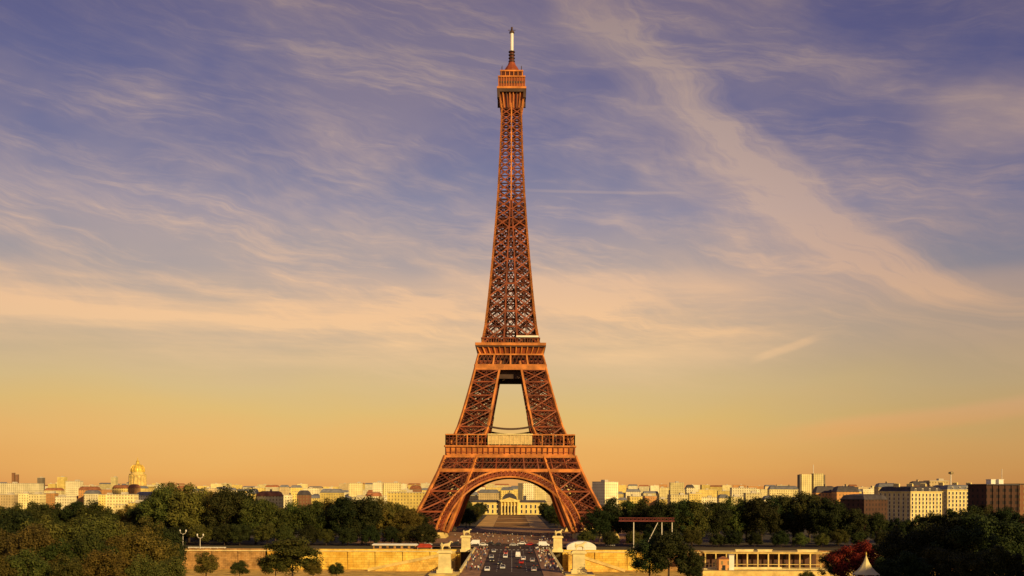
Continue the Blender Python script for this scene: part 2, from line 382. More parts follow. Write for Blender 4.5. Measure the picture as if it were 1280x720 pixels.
# ------------------------------------------------------------------ lattice tower
def interp(tab, z):
    for (a, va), (c, vc) in zip(tab, tab[1:]):
        if a <= z <= c: return va + (vc - va) * (z - a) / (c - a)
    return tab[-1][1] if z > tab[-1][0] else tab[0][1]
OUT = [(0, 62.5), (15, 53.6), (25, 48.6), (38, 42.6), (46, 39.6), (57, 35.2), (62, 32.6), (78, 27.8), (92, 24.2), (106, 20.8), (118, 17.6), (126, 16.0), (148, 13.6), (170, 11.6), (192, 9.8), (215, 8.2), (240, 7.0), (267, 6.1), (290, 5.9)]
INN = [(0, 37.5), (20, 29.8), (40, 22.5), (57, 17.2), (63, 14.0), (92, 8.6), (110, 5.2), (120, 4.0), (150, 3.0), (170, 2.3), (190, 1.4), (205, .7), (300, .5)]
ou = lambda z: interp(OUT, z)
inn = lambda z: interp(INN, z)
tower = empty('lattice_tower', (-1.2, D0, 0))
tag(tower, 'tall rust brown iron lattice tower rising from four arched legs over the plaza', 'tower')
MI = [M['iron'], M['iron_shaded'], M['iron_lit'], M['iron_dark']]

def xface(mb, A0, B0, A1, B1, wx, sub, wsub, mh=None, mi=1):
    """one braced panel between two chords: A0-B0 bottom, A1-B1 top"""
    A0, B0, A1, B1 = map(Vector, (A0, B0, A1, B1))
    mb.beam(A0, B1, wx, mi=mi); mb.beam(B0, A1, wx, mi=mi)
    if sub:
        n = sub
        def P(s_, t_): return (A0.lerp(B0, s_)).lerp(A1.lerp(B1, s_), t_)
        for i in range(n):
            for j in range(n):
                s0, s1, t0, t1 = i/n, (i+1)/n, j/n, (j+1)/n
                mb.beam(P(s0,t0), P(s1,t1), wsub, mi=1); mb.beam(P(s1,t0), P(s0,t1), wsub, mi=1)
        mb.beam(P(.5, 0), P(.5, 1), wsub*1.4, mi=1)

def legmesh(sx, sy, levels, wc, wx, wh, sub, wsub):
    mb = MB()
    def cs(z):
        o_, i_ = ou(z), inn(z)
        return [Vector((sx*o_, sy*o_, z)), Vector((sx*i_, sy*o_, z)), Vector((sx*i_, sy*i_, z)), Vector((sx*o_, sy*i_, z))]
    for z0, z1 in zip(levels, levels[1:]):
        c0, c1 = cs(z0), cs(z1)
        for k in range(4):
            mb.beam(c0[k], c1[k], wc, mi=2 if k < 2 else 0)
            k2 = (k+1) % 4
            xface(mb, c0[k], c0[k2], c1[k], c1[k2], wx, sub, wsub, mi=0)
            mb.beam(c1[k], c1[k2], wh, mi=0)
        mb.beam(c1[0], c1[2], wsub*1.6, mi=1); mb.beam(c1[1], c1[3], wsub*1.6, mi=1)
        mb.beam(c0[0], c1[2], wsub*1.6, mi=1); mb.beam(c0[1], c1[3], wsub*1.6, mi=1)
    c0 = cs(levels[0])
    return mb

for sx in (-1, 1):
    for sy in (-1, 1):
        legmesh(sx, sy, [3.2, 15, 27, 38.6, 48], 1.7, .85, 1.0, 5, .40).build('pier', MI, tower)
        b = MB(); i_, o_ = 36.6, 63.4
        x0, x1 = sorted((sx*i_, sx*o_)); y0, y1 = sorted((sy*i_, sy*o_))
        b.frustum((x0+x1)/2, (y0+y1)/2, 0.02, 3.2, (x1-x0)/2, (y1-y0)/2, (x1-x0)/2-1.6, (y1-y0)/2-1.6)
        b.build('masonry_base', M['stone'], tower)
        legmesh(sx, sy, [55.5, 66, 76, 85.5, 94, 101.5, 107], 1.25, .65, .75, 4, .34).build('middle_leg', MI, tower)

def faceframe(k):
    """returns map (x along the face, outward distance, z) -> tower space for face k (0 is towards the camera)"""
    a = k * math.pi / 2; c, s_ = math.cos(a), math.sin(a)
    return lambda x, o_, z: (c*x + s_*o_, s_*x - c*o_, z)

# arches
for k in range(4):
    F = faceframe(k); mb = MB(); n = 44; CZ = -3.5; RI = 38.6; RO = 43.4
    def ap(r, t, inset=0.0):
        x = r*math.cos(t); z = CZ + r*math.sin(t); return F(x, ou(z) + .5 - inset, z)
    t0, t1 = R(11), R(169)
    ts = [t0 + (t1 - t0)*i/n for i in range(n+1)]
    for i in range(n):
        a, c = ts[i], ts[i+1]
        for r, wd, mi in ((RI+.5, 1.0, 2), (RI+2.0, .55, 0), (RO-.3, 1.0, 2)):
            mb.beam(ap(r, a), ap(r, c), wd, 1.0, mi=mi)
        mb.beam(ap(RI+.5, a), ap(RO-.3, c), .55, mi=0); mb.beam(ap(RO-.3, a), ap(RI+.5, c), .55, mi=0)
        mb.beam(ap(RI+.5, a), ap(RO-.3, a), .6, mi=0)
        # soffit and back rim
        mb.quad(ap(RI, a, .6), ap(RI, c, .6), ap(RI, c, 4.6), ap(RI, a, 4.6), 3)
        mb.quad(ap(RI+.2, c, .7), ap(RI+.2, a, .7), ap(RO-1, a, 4.6), ap(RO-1, c, 4.6), 1)
        mb.beam(ap(RI+.6, a, 4.8), ap(RI+.6, c, 4.8), .9, mi=1)
    mb.build('arch', MI, tower)

# first platform girders + frieze + gallery
plat = empty('first_platform'); plat.parent = tower
for k in range(4):
    F = faceframe(k); mb = MB()
    zb0, zb1, zt0, zt1 = 38.6, 40.6, 47.2, 48.6
    for z, hgt, mi in ((39.4, 1.9, 2), (47.8, 1.5, 2), (44.0, .5, 0)):
        o_ = ou(z) + .35
        mb.beam(F(-o_, o_, z), F(o_, o_, z), 1.2, hgt, mi=mi)
    n = 30
    for i in range(n):
        for (za, zc) in ((40.2, 43.8), (43.8, 47.2)):
            oa, oc = ou(za)+.3, ou(zc)+.3
            xa0, xa1 = -oa + 2*oa*i/n, -oa + 2*oa*(i+1)/n; xc0, xc1 = -oc + 2*oc*i/n, -oc + 2*oc*(i+1)/n
            mb.beam(F(xa0, oa, za), F(xc1, oc, zc), .5, mi=1); mb.beam(F(xa1, oa, za), F(xc0, oc, zc), .5, mi=1)
            if i % 3 == 0: mb.beam(F(xa0, oa, za), F(xc0, oc, zc), .7, mi=0)
    # spandrel latticework between arch and girder
    for i in range(-14, 15):
        x = i*2.15; zz = -3.5 + math.sqrt(max(0, 43.4**2 - x*x))
        if zz < 38.4 and abs(x) < 30: mb.beam(F(x, ou(zz)+.3, zz), F(x, ou(38.8)+.3, 38.8), .45, mi=1)
        x2 = (i+1)*2.15; z2 = -3.5 + math.sqrt(max(0, 43.4**2 - x2*x2))
        if min(zz, z2) < 37.5 and abs(x2) < 31: mb.beam(F(x, ou(zz)+.3, zz), F(x2, ou(38.8)+.3, 38.8), .4, mi=1); mb.beam(F(x2, ou(z2)+.3, z2), F(x, ou(38.8)+.3, 38.8), .4, mi=1)
    # back plate closes the girder
    ob = ou(44) - 1.4
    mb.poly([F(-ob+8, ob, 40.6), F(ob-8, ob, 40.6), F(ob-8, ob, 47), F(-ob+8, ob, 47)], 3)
    mb.build('girder', MI, plat)
    fr = MB(); hw = 38.6
    n = 24
    fr.poly([F(-hw, hw-.8, 48.7), F(hw, hw-.8, 48.7), F(hw, hw-.3, 53.3), F(-hw, hw-.3, 53.3)], 2)
    for i in range(n+1):
        x = -hw + 2*hw*i/n; fr.beam(F(x, hw-.5, 48.7), F(x, hw+.0, 53.4), .5, .6, mi=0)
    for i in range(n):
        x = -hw + 2*hw*(i+.5)/n
        fr.beam(F(x-1.1, hw-.7, 50.2), F(x+1.1, hw-.7, 50.2), .3, .5, mi=0)
    fr.beam(F(-hw-.4, hw+.1, 53.9), F(hw+.4, hw+.1, 53.9), 1.6, 1.0, mi=2)
    fr.beam(F(-hw, hw-.5, 48.8), F(hw, hw-.5, 48.8), 1.0, .7, mi=2)
    fr.build('frieze', MI, plat)
    ga = MB(); g = 38.4
    for i in range(37):
        x = -g + 2*g*i/36; ga.beam(F(x, g, 54.4), F(x, g, 60.6), .3 if i % 3 else .7, mi=0 if i % 3 else 2)
    ga.beam(F(-g-.2, g, 60.8), F(g+.2, g, 60.8), .8, .7, mi=2); ga.beam(F(-g, g, 55.8), F(g, g, 55.8), .3, .3, mi=0); ga.beam(F(-g, g, 58.9), F(g, g, 58.9), .3, .3, mi=0)
    ga.poly([F(-g+2, g-4.5, 54.4), F(g-2, g-4.5, 54.4), F(g-2, g-4.5, 59.6), F(-g+2, g-4.5, 59.6)], 3)
    ga.poly([F(-g, g+.3, 61.2), F(g, g+.3, 61.2), F(g-4.6, g-4.6, 61.2), F(-g+4.6, g-4.6, 61.2)], 0)
    ga.build('gallery', MI, plat)
    pv = MB(); 
    for i in range(12):
        x0, x1 = -13.2 + 26.4*i/12, -13.2 + 26.4*(i+1)/12
        pv.poly([F(x0+.12, g+.75, 55.0), F(x1-.12, g+.75, 55.0), F(x1-.12, g+.75, 60.3), F(x0+.12, g+.75, 60.3)], 0)
        pv.beam(F(x0, g+.8, 54.8), F(x0, g+.8, 60.8), .25, mi=1)
    pv.beam(F(-13.5, g+.7, 61.0), F(13.5, g+.7, 61.0), .8, .7, mi=1)
    pv.build('pavilion', [M['pavglass'], M['stone_pale']], plat)
    rf = MB()
    for i in range(16):
        def q(i): x = -15.5 + 31*i/16; return x, 64.6 + 2.2*((x/15.5)**2)
        (xa, za), (xc, zc) = q(i), q(i+1)
        rf.beam(F(xa, 31, za), F(xc, 31, zc), 1.8, 1.1, mi=3)
    rf.build('swagged_roof', MI, plat)
fl = MB(); g = 38.0
for (x0, x1, y0, y1) in ((-g, g, -g, -14), (-g, g, 14, g), (-g, -14, -14, 14), (14, g, -14, 14)): fl.box(x0, x1, y0, y1, 53.4, 54.2, 3)
fl.build('floor', MI, plat)

# second platform
p2 = empty('second_platform'); p2.parent = tower
for k in range(4):
    F = faceframe(k); mb = MB()
    for z, hgt, mi in ((103.2, 3.4, 2), (111.2, .9, 2)):
        o_ = ou(z)+.35; mb.beam(F(-o_, o_, z), F(o_, o_, z), 1.0, hgt, mi=mi)
    n = 16
    for i in range(n):
        za, zc = 104.8, 111; oa, oc = ou(za)+.3, ou(zc)+.3
        xa0, xa1 = -oa + 2*oa*i/n, -oa + 2*oa*(i+1)/n; xc0, xc1 = -oc + 2*oc*i/n, -oc + 2*oc*(i+1)/n
        mb.beam(F(xa0, oa, za), F(xc1, oc, zc), .55, mi=1); mb.beam(F(xa1, oa, za), F(xc0, oc, zc), .55, mi=1)
        if i % 4 == 0: mb.beam(F(xa0, oa, za), F(xc0, oc, zc), 1.0, mi=2)
    o_ = ou(108)-1.5
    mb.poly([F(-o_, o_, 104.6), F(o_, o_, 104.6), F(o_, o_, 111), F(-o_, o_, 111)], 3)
    o_ = inn(99)+.6
    mb.beam(F(-o_, ou(99)-6, 99.2), F(o_, ou(99)-6, 99.2), .8, 5.2, mi=3)
    mb.build('girder', MI, p2)
    fr = MB(); hw = 18.7
    fr.poly([F(-hw, hw, 111.6), F(hw, hw, 111.6), F(hw+1.6, hw+1.6, 116.2), F(-hw-1.6, hw+1.6, 116.2)], 0)
    for i in range(13):
        x = -hw + 2*hw*i/12; fr.beam(F(x, hw+.2, 111.6), F(x*1.12, hw+2.2, 116.2), .6, 1.0, mi=2)
    c = 21.6
    fr.beam(F(-c, c-.6, 117.4), F(c, c-.6, 117.4), 1.6, 1.7, mi=2)
    fr.beam(F(-c, c-.9, 116.1), F(c, c-.9, 116.1), 1.2, .9, mi=3)
    fr.poly([F(-hw, hw, 113), F(-c, c-.4, 116), F(-c, c-.4, 116.8), F(-hw, hw, 116.8)], 3); fr.poly([F(hw, hw, 113), F(c, c-.4, 116), F(c, c-.4, 116.8), F(hw, hw, 116.8)], 3)
    fr.build('cornice', MI, p2)
    ga = MB(); g = 17.9
    for i in range(25):
        x = -g + 2*g*i/24; ga.beam(F(x, g, 118.2), F(x, g, 121.4), .35, mi=0)
    ga.beam(F(-g, g, 121.6), F(g, g, 121.6), .7, .7, mi=0)
    ga.poly([F(-g+1, g-1.2, 118.2), F(g-1, g-1.2, 118.2), F(g-1, g-1.2, 121.2), F(-g+1, g-1.2, 121.2)], 3)
    ga.build('gallery', MI, p2)
b = MB(); b.box(3.5, 17.2, -19.4, -18.4, 121.9, 123.0); b.build('awning', M['white'], p2)
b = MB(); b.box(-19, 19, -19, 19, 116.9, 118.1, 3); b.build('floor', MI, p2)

# shaft above the second platform
mb = MB()
lv = [118.2]; z = 118.2
while z < 272:
    z += max(3.6, ou(z)*.62); lv.append(z)
lv[-1] = 274
def legs(z): return ou(z), inn(z)
for z0, z1 in zip(lv, lv[1:]):
    o0, i0 = legs(z0); o1, i1 = legs(z1)
    wc = .75 + .045*o0; wx = .36 + .022*o0
    for k in range(4):
        F = faceframe(k)
        for s_ in (-1, 1):
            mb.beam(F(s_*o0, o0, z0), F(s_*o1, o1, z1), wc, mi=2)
            if z0 < 205: mb.beam(F(s_*i0, o0, z0), F(s_*i1, o1, z1), wc*.62, mi=0)
            a0, b0, a1, b1 = F(s_*i0, o0, z0), F(s_*o0, o0, z0), F(s_*i1, o1, z1), F(s_*o1, o1, z1)
            xface(mb, a0, b0, a1, b1, wx*1.25, 3 if z0 < 160 else 2 if z0 < 205 else 0, .22, mi=0)
            mb.beam(a1, b1, wx*1.0, mi=1)
            zm = (z0+z1)/2; om, im = legs(zm); mb.beam(F(s_*im, om, zm), F(s_*om, om, zm), wx*.8, mi=1)
            # inner faces of the four corner posts
            if z0 < 205:
                mb.beam(F(s_*i0, o0, z0), F(s_*i1, i1+.2, z1), wx, mi=1); mb.beam(F(s_*i0, i0+.2, z0), F(s_*i1, o1, z1), wx, mi=1)
                mb.beam(F(s_*i0, i0+.2, z0), F(s_*i1, i1+.2, z1), wc*.6, mi=1)
        if z0 >= 205: mb.beam(F(0, o0, z0), F(0, o1, z1), wc*.8, mi=2)
        else:
            mb.beam(F(-i0, o0, z0), F(i1, o1, z1), wx, mi=1); mb.beam(F(i0, o0, z0), F(-i1, o1, z1), wx, mi=1)
            mb.beam(F(-i1, o1, z1), F(i1, o1, z1), wx*1.5, mi=0)
mb.build('shaft', MI, tower)
mb = MB(); n = 26
for i in range(n):
    z0, z1 = 118 + (274-118)*i/n, 118 + (274-118)*(i+1)/n; r0 = .14*ou(z0)+.6; r1 = .14*ou(z1)+.6
    for sx, sy in ((-1,-1),(1,-1),(1,1),(-1,1)): mb.beam((sx*r0, sy*r0, z0), (sx*r1, sy*r1, z1), .5, mi=1)
    for k in range(4):
        F = faceframe(k); mb.beam(F(-r0, r0, z0), F(r1, r1, z1), .4, mi=1); mb.beam(F(-r1, r1, z1), F(r1, r1, z1), .5, mi=1)
mb.build('lift_shaft', MI, tower)
b = MB(); b.box(-8, 8, -8, 8, 196, 198, 0); b.build('intermediate_landing', MI, tower)

# summit
top = empty('summit_cabin'); top.parent = tower
b = MB(); b.frustum(0, 0, 268, 277.1, 6.2, 6.2, 7.0, 7.0, 0)
for k in range(4):
    F = faceframe(k)
    for i in range(8): b.beam(F(-6.4+12.8*i/7, 6.6, 268), F((-6.4+12.8*i/7)*1.2, 7.9, 277.2), .55, mi=3 if i in (2, 5) else 2)
b.build('corbel', MI, top)
b = MB(); b.frustum(0, 0, 277.2, 279.2, 9.0, 9.0, 9.0, 9.0, 3)
for sx in (-1, 1):
    for sy in (-1, 1): b.frustum(sx*8.2, sy*8.2, 273.6, 277.2, .8, .8, .8, .8, 3)
b.build('lower_gallery', MI, top)
b = MB(); b.box(-9.2, 9.2, -9.2, 9.2, 279.2, 280.5, 2)
b.frustum(0, 0, 280.5, 286.6, 8.2, 8.2, 8.0, 8.0, 0)
for k in range(4):
    F = faceframe(k)
    for i in range(11): b.beam(F(-8.3+1.66*i, 8.35, 280.5), F(-8.2+1.64*i, 8.2, 286.5), .3, mi=2)
    b.beam(F(-7.4, 8.2, 283.4), F(7.4, 8.2, 283.4), .3, 1.3, mi=3)
b.box(-8.6, 8.6, -8.6, 8.6, 286.6, 287.4, 2)
b.build('observation_deck', MI, top)
b = MB(); b.frustum(0, 0, 287.4, 290.6, 6.6, 6.6, 6.6, 6.6, 1)
b.box(-7.3, 7.3, -7.3, 7.3, 290.6, 291.5, 2)
for k in range(4):
    F = faceframe(k)
    for i in range(6): b.beam(F(-6.6+2.64*i, 6.8, 287.4), F(-6.6+2.64*i, 6.8, 290.6), .45, mi=2)
    b.beam(F(-6, 6.2, 291.5), F(-6, 6.2, 294.5), .3, mi=3); b.beam(F(6, 6.2, 291.5), F(6, 6.2, 294), .3, mi=3)
b.build('upper_cabin', MI, top)
b = MB(); b.lathe(0, 0, [(5.7, 291.5), (5.2, 293.4), (3.9, 295.6), (2.6, 297.2), (2.2, 298.6)], 12, 0)
b.build('dome', MI, top)
b = MB()
b.lathe(0, 0, [(1.9, 298.5), (1.5, 302), (1.3, 306)], 8, 1)
for zz in (299.5, 301.5, 303.5, 305.5): b.lathe(0, 0, [(2.1, zz), (2.1, zz+.5)], 8, 3)
b.build('antenna_base', MI, top)
b = MB(); b.lathe(0, 0, [(1.05, 306), (1.05, 317.6)], 10); b.build('antenna', M['mastwhite'], top)
b = MB(); b.lathe(0, 0, [(1.6, 317.6), (1.6, 318.6), (.7, 319), (.6, 321.5)], 8, 3)
for k in range(4):
    F = faceframe(k); b.beam(F(0, .5, 319.6), F(0, 2.4, 319.6), .25, mi=3)
b.build('aerial', MI, top)

# ------------------------------------------------------------------ bridge
br = empty('stone_bridge', (0, 350, 0)); tag(br, 'flat stone bridge carrying the avenue across the river towards the tower', 'bridge')
b = MB(); b.box(-17.6, 17.6, -23.9, 129.6, -1.4, -.03); b.build('deck', M['stone'], br)
b = MB()
for i in range(-1, 6):
    y0, y1 = i*19.2 - .5, i*19.2 + 18.7; n = 10
    for s_ in (-1, 1):
        x = s_*17.3
        pts = [(x, y0, -1.4)] + [(x, y0 + (y1-y0)*(j/n), -10.8 + 8.4*math.sin(math.pi*j/n)) for j in range(n+1)] + [(x, y1, -1.4)]
        b.poly(pts)
    for j in range(n):
        za, zc = -10.8 + 8.4*math.sin(math.pi*j/n), -10.8 + 8.4*math.sin(math.pi*(j+1)/n); ya, yc = y0+(y1-y0)*j/n, y0+(y1-y0)*(j+1)/n
        b.quad((-17.3, ya, za), (17.3, ya, za), (17.3, yc, zc), (-17.3, yc, zc))
b.build('vault', M['stone'], br)
for s_ in (-1, 1):
    b = MB(); x = s_*17.2
    b.box(x-.3, x+.3, -7, 126, .141, .4); b.box(x-.32, x+.32, -7, 126, 1.0, 1.2)
    for i in range(88): b.box(x-.14, x+.14, -6.6+i*1.5, -6.0+i*1.5, .35, 1.0)
    b.build('balustrade', M['stone_pale'], br)
    b = MB(); b.box(min(s_*10.4, s_*16.9), max(s_*10.4, s_*16.9), -23.9, 130, -.02, .14); b.build('pavement', M['pave'], br)
b = MB(); b.quad((-10.4,-23.9,.006),(10.4,-23.9,.006),(10.4,130,.006),(-10.4,130,.006)); b.build('roadway', M['asphalt'], br)
for s_ in (-1, 1):
    b = MB(); b.box(min(s_*17.7, s_*27), max(s_*17.7, s_*27), -15, -3, -12, -.02); b.box(min(s_*17.65, s_*27.2), max(s_*17.65, s_*27.2), -15.2, -2.8, -.02, .25); b.build('abutment', M['stone'], br)
def marks(name, w_, l_, spots):
    b = MB(); b.box(-w_, w_, 0, l_, 0, .005); me = b.mesh(name, M['paint'])
    for x, y in spots: link(name, me, br, (x, y, .008))
marks('centre_mark', .1, 3, [(0, i*6) for i in range(21)])
marks('lane_mark', .08, 2.5, [(x, i*8) for i in range(15) for x in (-5.2, 5.2)])
marks('crosswalk_stripe', .5, 3.5, [(-9+i*2, 124.5) for i in range(10)])

# near approach of the avenue
sheet('avenue', M['asphalt'], -10.4, 10.4, 318.5, 325.9, .012)
sheet('avenue', M['asphalt'], -11, 11, 480.2, 503, .005)
sheet('avenue', M['pave'], -40, 40, 497.2, 502.9, .003)

# statue pylons at the bridge corners: horse and standing warrior on a tall pedestal
from bpy.types import Object
def skinmesh(name, verts, edges, radii, mats, sub=1, root=0):
    me = bpy.data.meshes.new(name+'_base'); me.from_pydata([tuple(v) for v in verts], edges, [])
    o = bpy.data.objects.new(name+'_tmp', me); COL.objects.link(o)
    sk = o.modifiers.new('skin', 'SKIN'); ss = o.modifiers.new('sub', 'SUBSURF'); ss.levels = sub
    for i, r_ in enumerate(radii):
        sv_ = me.skin_vertices[0].data[i]; sv_.radius = (r_, r_) if not isinstance(r_, tuple) else r_; sv_.use_root = (i == root)
    dg = bpy.context.evaluated_depsgraph_get(); dg.update()
    out = bpy.data.meshes.new_from_object(o.evaluated_get(dg)); out.name = name
    bpy.data.objects.remove(o); bpy.data.meshes.remove(me)
    out.materials.clear()
    for m_ in mats: out.materials.append(m_)
    out.polygons.foreach_set('use_smooth', [True]*len(out.polygons))
    return out
hv = [(0,-.75,1.55),(0,0,1.5),(0,.75,1.55),(0,1.1,2.0),(0,1.35,2.5),(0,1.75,2.45),(0,2.0,2.2),
      (-.28,-.8,1.0),(-.3,-.95,.55),(-.3,-.8,.05),(.28,-.8,1.0),(.3,-1.05,.55),(.3,-.95,.05),
      (-.26,.85,1.0),(-.28,.85,.5),(-.28,.9,.05),(.26,.95,1.05),(.28,1.3,.8),(.28,1.2,.4),
      (0,-1.15,1.6),(0,-1.4,1.1)]
he = [(0,1),(1,2),(2,3),(3,4),(4,5),(5,6),(0,7),(7,8),(8,9),(0,10),(10,11),(11,12),(2,13),(13,14),(14,15),(2,16),(16,17),(17,18),(0,19),(19,20)]
hr = [.42,.40,.42,.30,.22,.17,.11,.20,.11,.09,.20,.11,.09,.17,.11,.09,.17,.11,.09,.12,.06]
horse_me = skinmesh('horse', hv, he, hr, [M['stone_pale']], 1, 1)
pv_ = [(0,0,.95),(0,0,1.25),(0,0,1.48),(0,0,1.58),(0,.02,1.68),(0,.02,1.76),(-.1,0,.9),(-.12,.03,.5),(-.13,0,.06),(-.13,.14,.03),(.1,0,.9),(.12,-.04,.5),(.13,-.1,.06),(.13,.04,.03),
       (-.2,0,1.42),(-.25,-.03,1.14),(-.24,.06,.90),(.2,0,1.42),(.25,.02,1.14),(.24,.12,.92)]
pe = [(0,1),(1,2),(2,3),(3,4),(4,5),(0,6),(6,7),(7,8),(8,9),(0,10),(10,11),(11,12),(12,13),(2,14),(14,15),(15,16),(2,17),(17,18),(18,19)]
pr_ = [.15,.145,.13,.055,.095,.08,.095,.065,.045,.035,.095,.065,.045,.035,.06,.045,.035,.06,.045,.035]
warrior_me = skinmesh('warrior', [tuple(c*1.35 for c in v) for v in pv_], pe, [r_*1.35 for r_ in pr_], [M['stone_pale']], 1, 0)
def pylon(x, y, z, label):
    t = empty('statue_pylon', (x, y, z), 0); tag(t, label, 'statue', 'statue pylons at the bridge corners')
    b = MB(); b.box(-2.6, 2.6, -2.3, 2.3, 0, 1.2); b.frustum(0, 0, 1.2, 6.6, 2.1, 1.8, 1.95, 1.65); b.box(-2.5, 2.5, -2.2, 2.2, 6.6, 7.2); b.box(-2.2, 2.2, -1.9, 1.9, 7.2, 7.5)
    b.build('pedestal', M['stone_pale'], t)
    link('horse', horse_me, t, (.35, 0, 7.5), R(-90), (1.15, 1.15, 1.15)); link('warrior', warrior_me, t, (-1.0, -.6, 7.5), 0, (1.1, 1.1, 1.1))
pylon(-21.4, 478.0, -1, 'sunlit stone pylon with a horse statue at the far left end of the bridge')
pylon(21.4, 478.0, -1, 'sunlit stone pylon with a horse statue at the far right end of the bridge')
pylon(-22.3, 341.0, .25, 'stone pylon with a horse statue at the near left end of the bridge')
pylon(22.3, 341.0, .25, 'stone pylon with a horse statue at the near right end of the bridge')

# ------------------------------------------------------------------ quay walls
def quaywall(x0, x1, label, m_):
    t = empty('quay_wall', ((x0+x1)/2, 479.6, -9.6)); tag(t, label, 'wall', 'embankment walls along the far bank'); h = (x1-x0)/2
    b = MB(); b.frustum(0, 0, 0, 8.4, h, .7, h, .35)
    n = int(h/6)
    for i in range(n+1):
        x = -h + 2*h*i/n; b.box(x-.7, x+.7, -.95, -.2, 0, 8.35)
    b.build('masonry', m_, t)
    b = MB(); b.box(-h, h, -.9, .4, 8.4, 8.8); b.build('coping', M['stone_pale'], t)
    b = MB(); b.box(-h, h, -.25, .2, 8.801, 9.5)
    b.build('parapet', m_, t)
    return t
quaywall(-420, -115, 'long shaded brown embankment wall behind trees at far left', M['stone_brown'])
quaywall(-114.5, -24.5, 'golden embankment wall left of the bridge', M['stone_blocks'])
quaywall(24.5, 70, 'golden embankment wall right of the bridge beside the marquee', M['stone_blocks'])
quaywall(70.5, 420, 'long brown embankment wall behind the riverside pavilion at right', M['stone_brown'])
# access ramps down to the lower quay
def ramp(xa, xb, label):
    t = empty('quay_ramp', (xa, 473, -9.6)); tag(t, label, 'ramp', 'access ramps to the lower quay')
    L = xb - xa; b = MB(); y0, y1 = -3.5, 4.6
    b.v += [(0,y0,8.4),(0,y1,8.4),(0,y0,0),(0,y1,0),(L,y0,.1),(L,y1,.1)]
    fs = [(0,2,4),(1,5,3),(0,4,5,1),(0,1,3,2)]
    for f in fs: b.f.append(f); b.m.append(0)
    b.build('ramp_body', M['cobble'], t)
    b = MB(); b.beam((0,y0-.2,8.9),(L,y0-.2,.6),.5,1.3); b.build('ramp_parapet', M['stone'], t)
ramp(-26, -66, 'sloping stone ramp descending left from the bridge to the lower quay')
ramp(26, 52, 'sloping stone ramp descending right from the bridge to the lower quay')

# ------------------------------------------------------------------ trees
def crown_mesh(name, seed, rx, rz_, m_, n_cl=56, per=190, leaf=.56, low=.72):
    rnd = random.Random(seed); b = MB()
    cl = []
    for i in range(n_cl):
        u = rnd.uniform(-low, 1); a = rnd.uniform(0, 2*math.pi); rr = math.sqrt(max(0, 1-u*u)) * rnd.uniform(.62, 1.0)
        k = rnd.uniform(.70, 1.14)
        cl.append((Vector((rx*rr*math.cos(a)*k, rx*rr*math.sin(a)*k, rz_*u*k*.92)), rnd.uniform(.17, .36)*rx))
    for i in range(n_cl//4):
        cl.append((Vector((rnd.gauss(0,.35)*rx, rnd.gauss(0,.35)*rx, rnd.gauss(.1,.3)*rz_)), .36*rx))
    for c, r_ in cl:
        for j in range(per):
            d = Vector((rnd.gauss(0,1), rnd.gauss(0,1), rnd.gauss(.25,1)))
            d.normalize(); p = c + d * r_ * (rnd.random()**.4) * Vector((1,1,.8)).length / 1.62
            nrm = (d + Vector((rnd.gauss(0,.38), rnd.gauss(0,.38), rnd.gauss(.1,.38)))).normalized()
            t1 = nrm.orthogonal().normalized(); t2 = nrm.cross(t1); an = rnd.uniform(0, 6.28)
            e1 = (t1*math.cos(an) + t2*math.sin(an)) * leaf * rnd.uniform(.6, 1.25) * .5
            e2 = (t2*math.cos(an) - t1*math.sin(an)) * leaf * rnd.uniform(.5, 1.0) * .5
            b.quad(tuple(p-e1-e2*.4), tuple(p+e2), tuple(p+e1+e2*.3), tuple(p-e2))
    return b.mesh(name, m_)
def trunk_mesh(name, seed, h, r0, m_):
    rnd = random.Random(seed); b = MB(); pts = []; 
    for i in range(6): pts.append((rnd.gauss(0,.12)*i, rnd.gauss(0,.12)*i, h*i/5))
    b.tube(pts, [r0*1.25, r0, r0*.9, r0*.75, r0*.55, r0*.3])
    for k in range(7):
        a = k*2.4 + rnd.random(); z0 = h*rnd.uniform(.42, .8); L = h*rnd.uniform(.25, .42)
        p0 = Vector((pts[3][0]*.8, pts[3][1]*.8, z0)); d = Vector((math.cos(a), math.sin(a), rnd.uniform(.5, 1.0)))
        b.tube([p0, p0+d*L*.5, p0+d*L+Vector((0,0,.1*L))], [r0*.42, r0*.28, r0*.1], 5)
    return b.mesh(name, m_, True)
# prototypes are unit trees 20 m tall with the crown centred at 12.5 m
PROTO = {}
def protos(key, mk, n, seed, rx=(7.2, 8.8), rz_=(8.4, 9.2), leaf=.62):
    rnd = random.Random(seed)
    PROTO[key] = [(crown_mesh('crown', seed+i, rnd.uniform(*rx), rnd.uniform(*rz_), M[mk], leaf=leaf), trunk_mesh('trunk', seed+50+i, 14, .42, M['bark'])) for i in range(n)]
protos('green', 'leaf_green', 4, 100); protos('dark', 'leaf_dark', 4, 200); protos('olive', 'leaf_olive', 3, 300); protos('rust', 'leaf_rust', 2, 400); protos('red', 'leaf_red', 1, 500)
protos('tall', 'leaf_dark', 2, 600, (5.2, 6.0), (8.6, 9.2))
protos('bush', 'leaf_green', 3, 700, (9.5, 11), (9.2, 9.8), leaf=.8)
protos('darkbush', 'leaf_dark', 3, 800, (9.5, 11), (9.2, 9.8), leaf=.8)
COLW = {'green': 'green', 'dark': 'dark green', 'olive': 'olive', 'rust': 'rusty brown', 'red': 'deep red', 'tall': 'narrow dark', 'bush': 'green', 'darkbush': 'dark green'}
NT_ = [0]
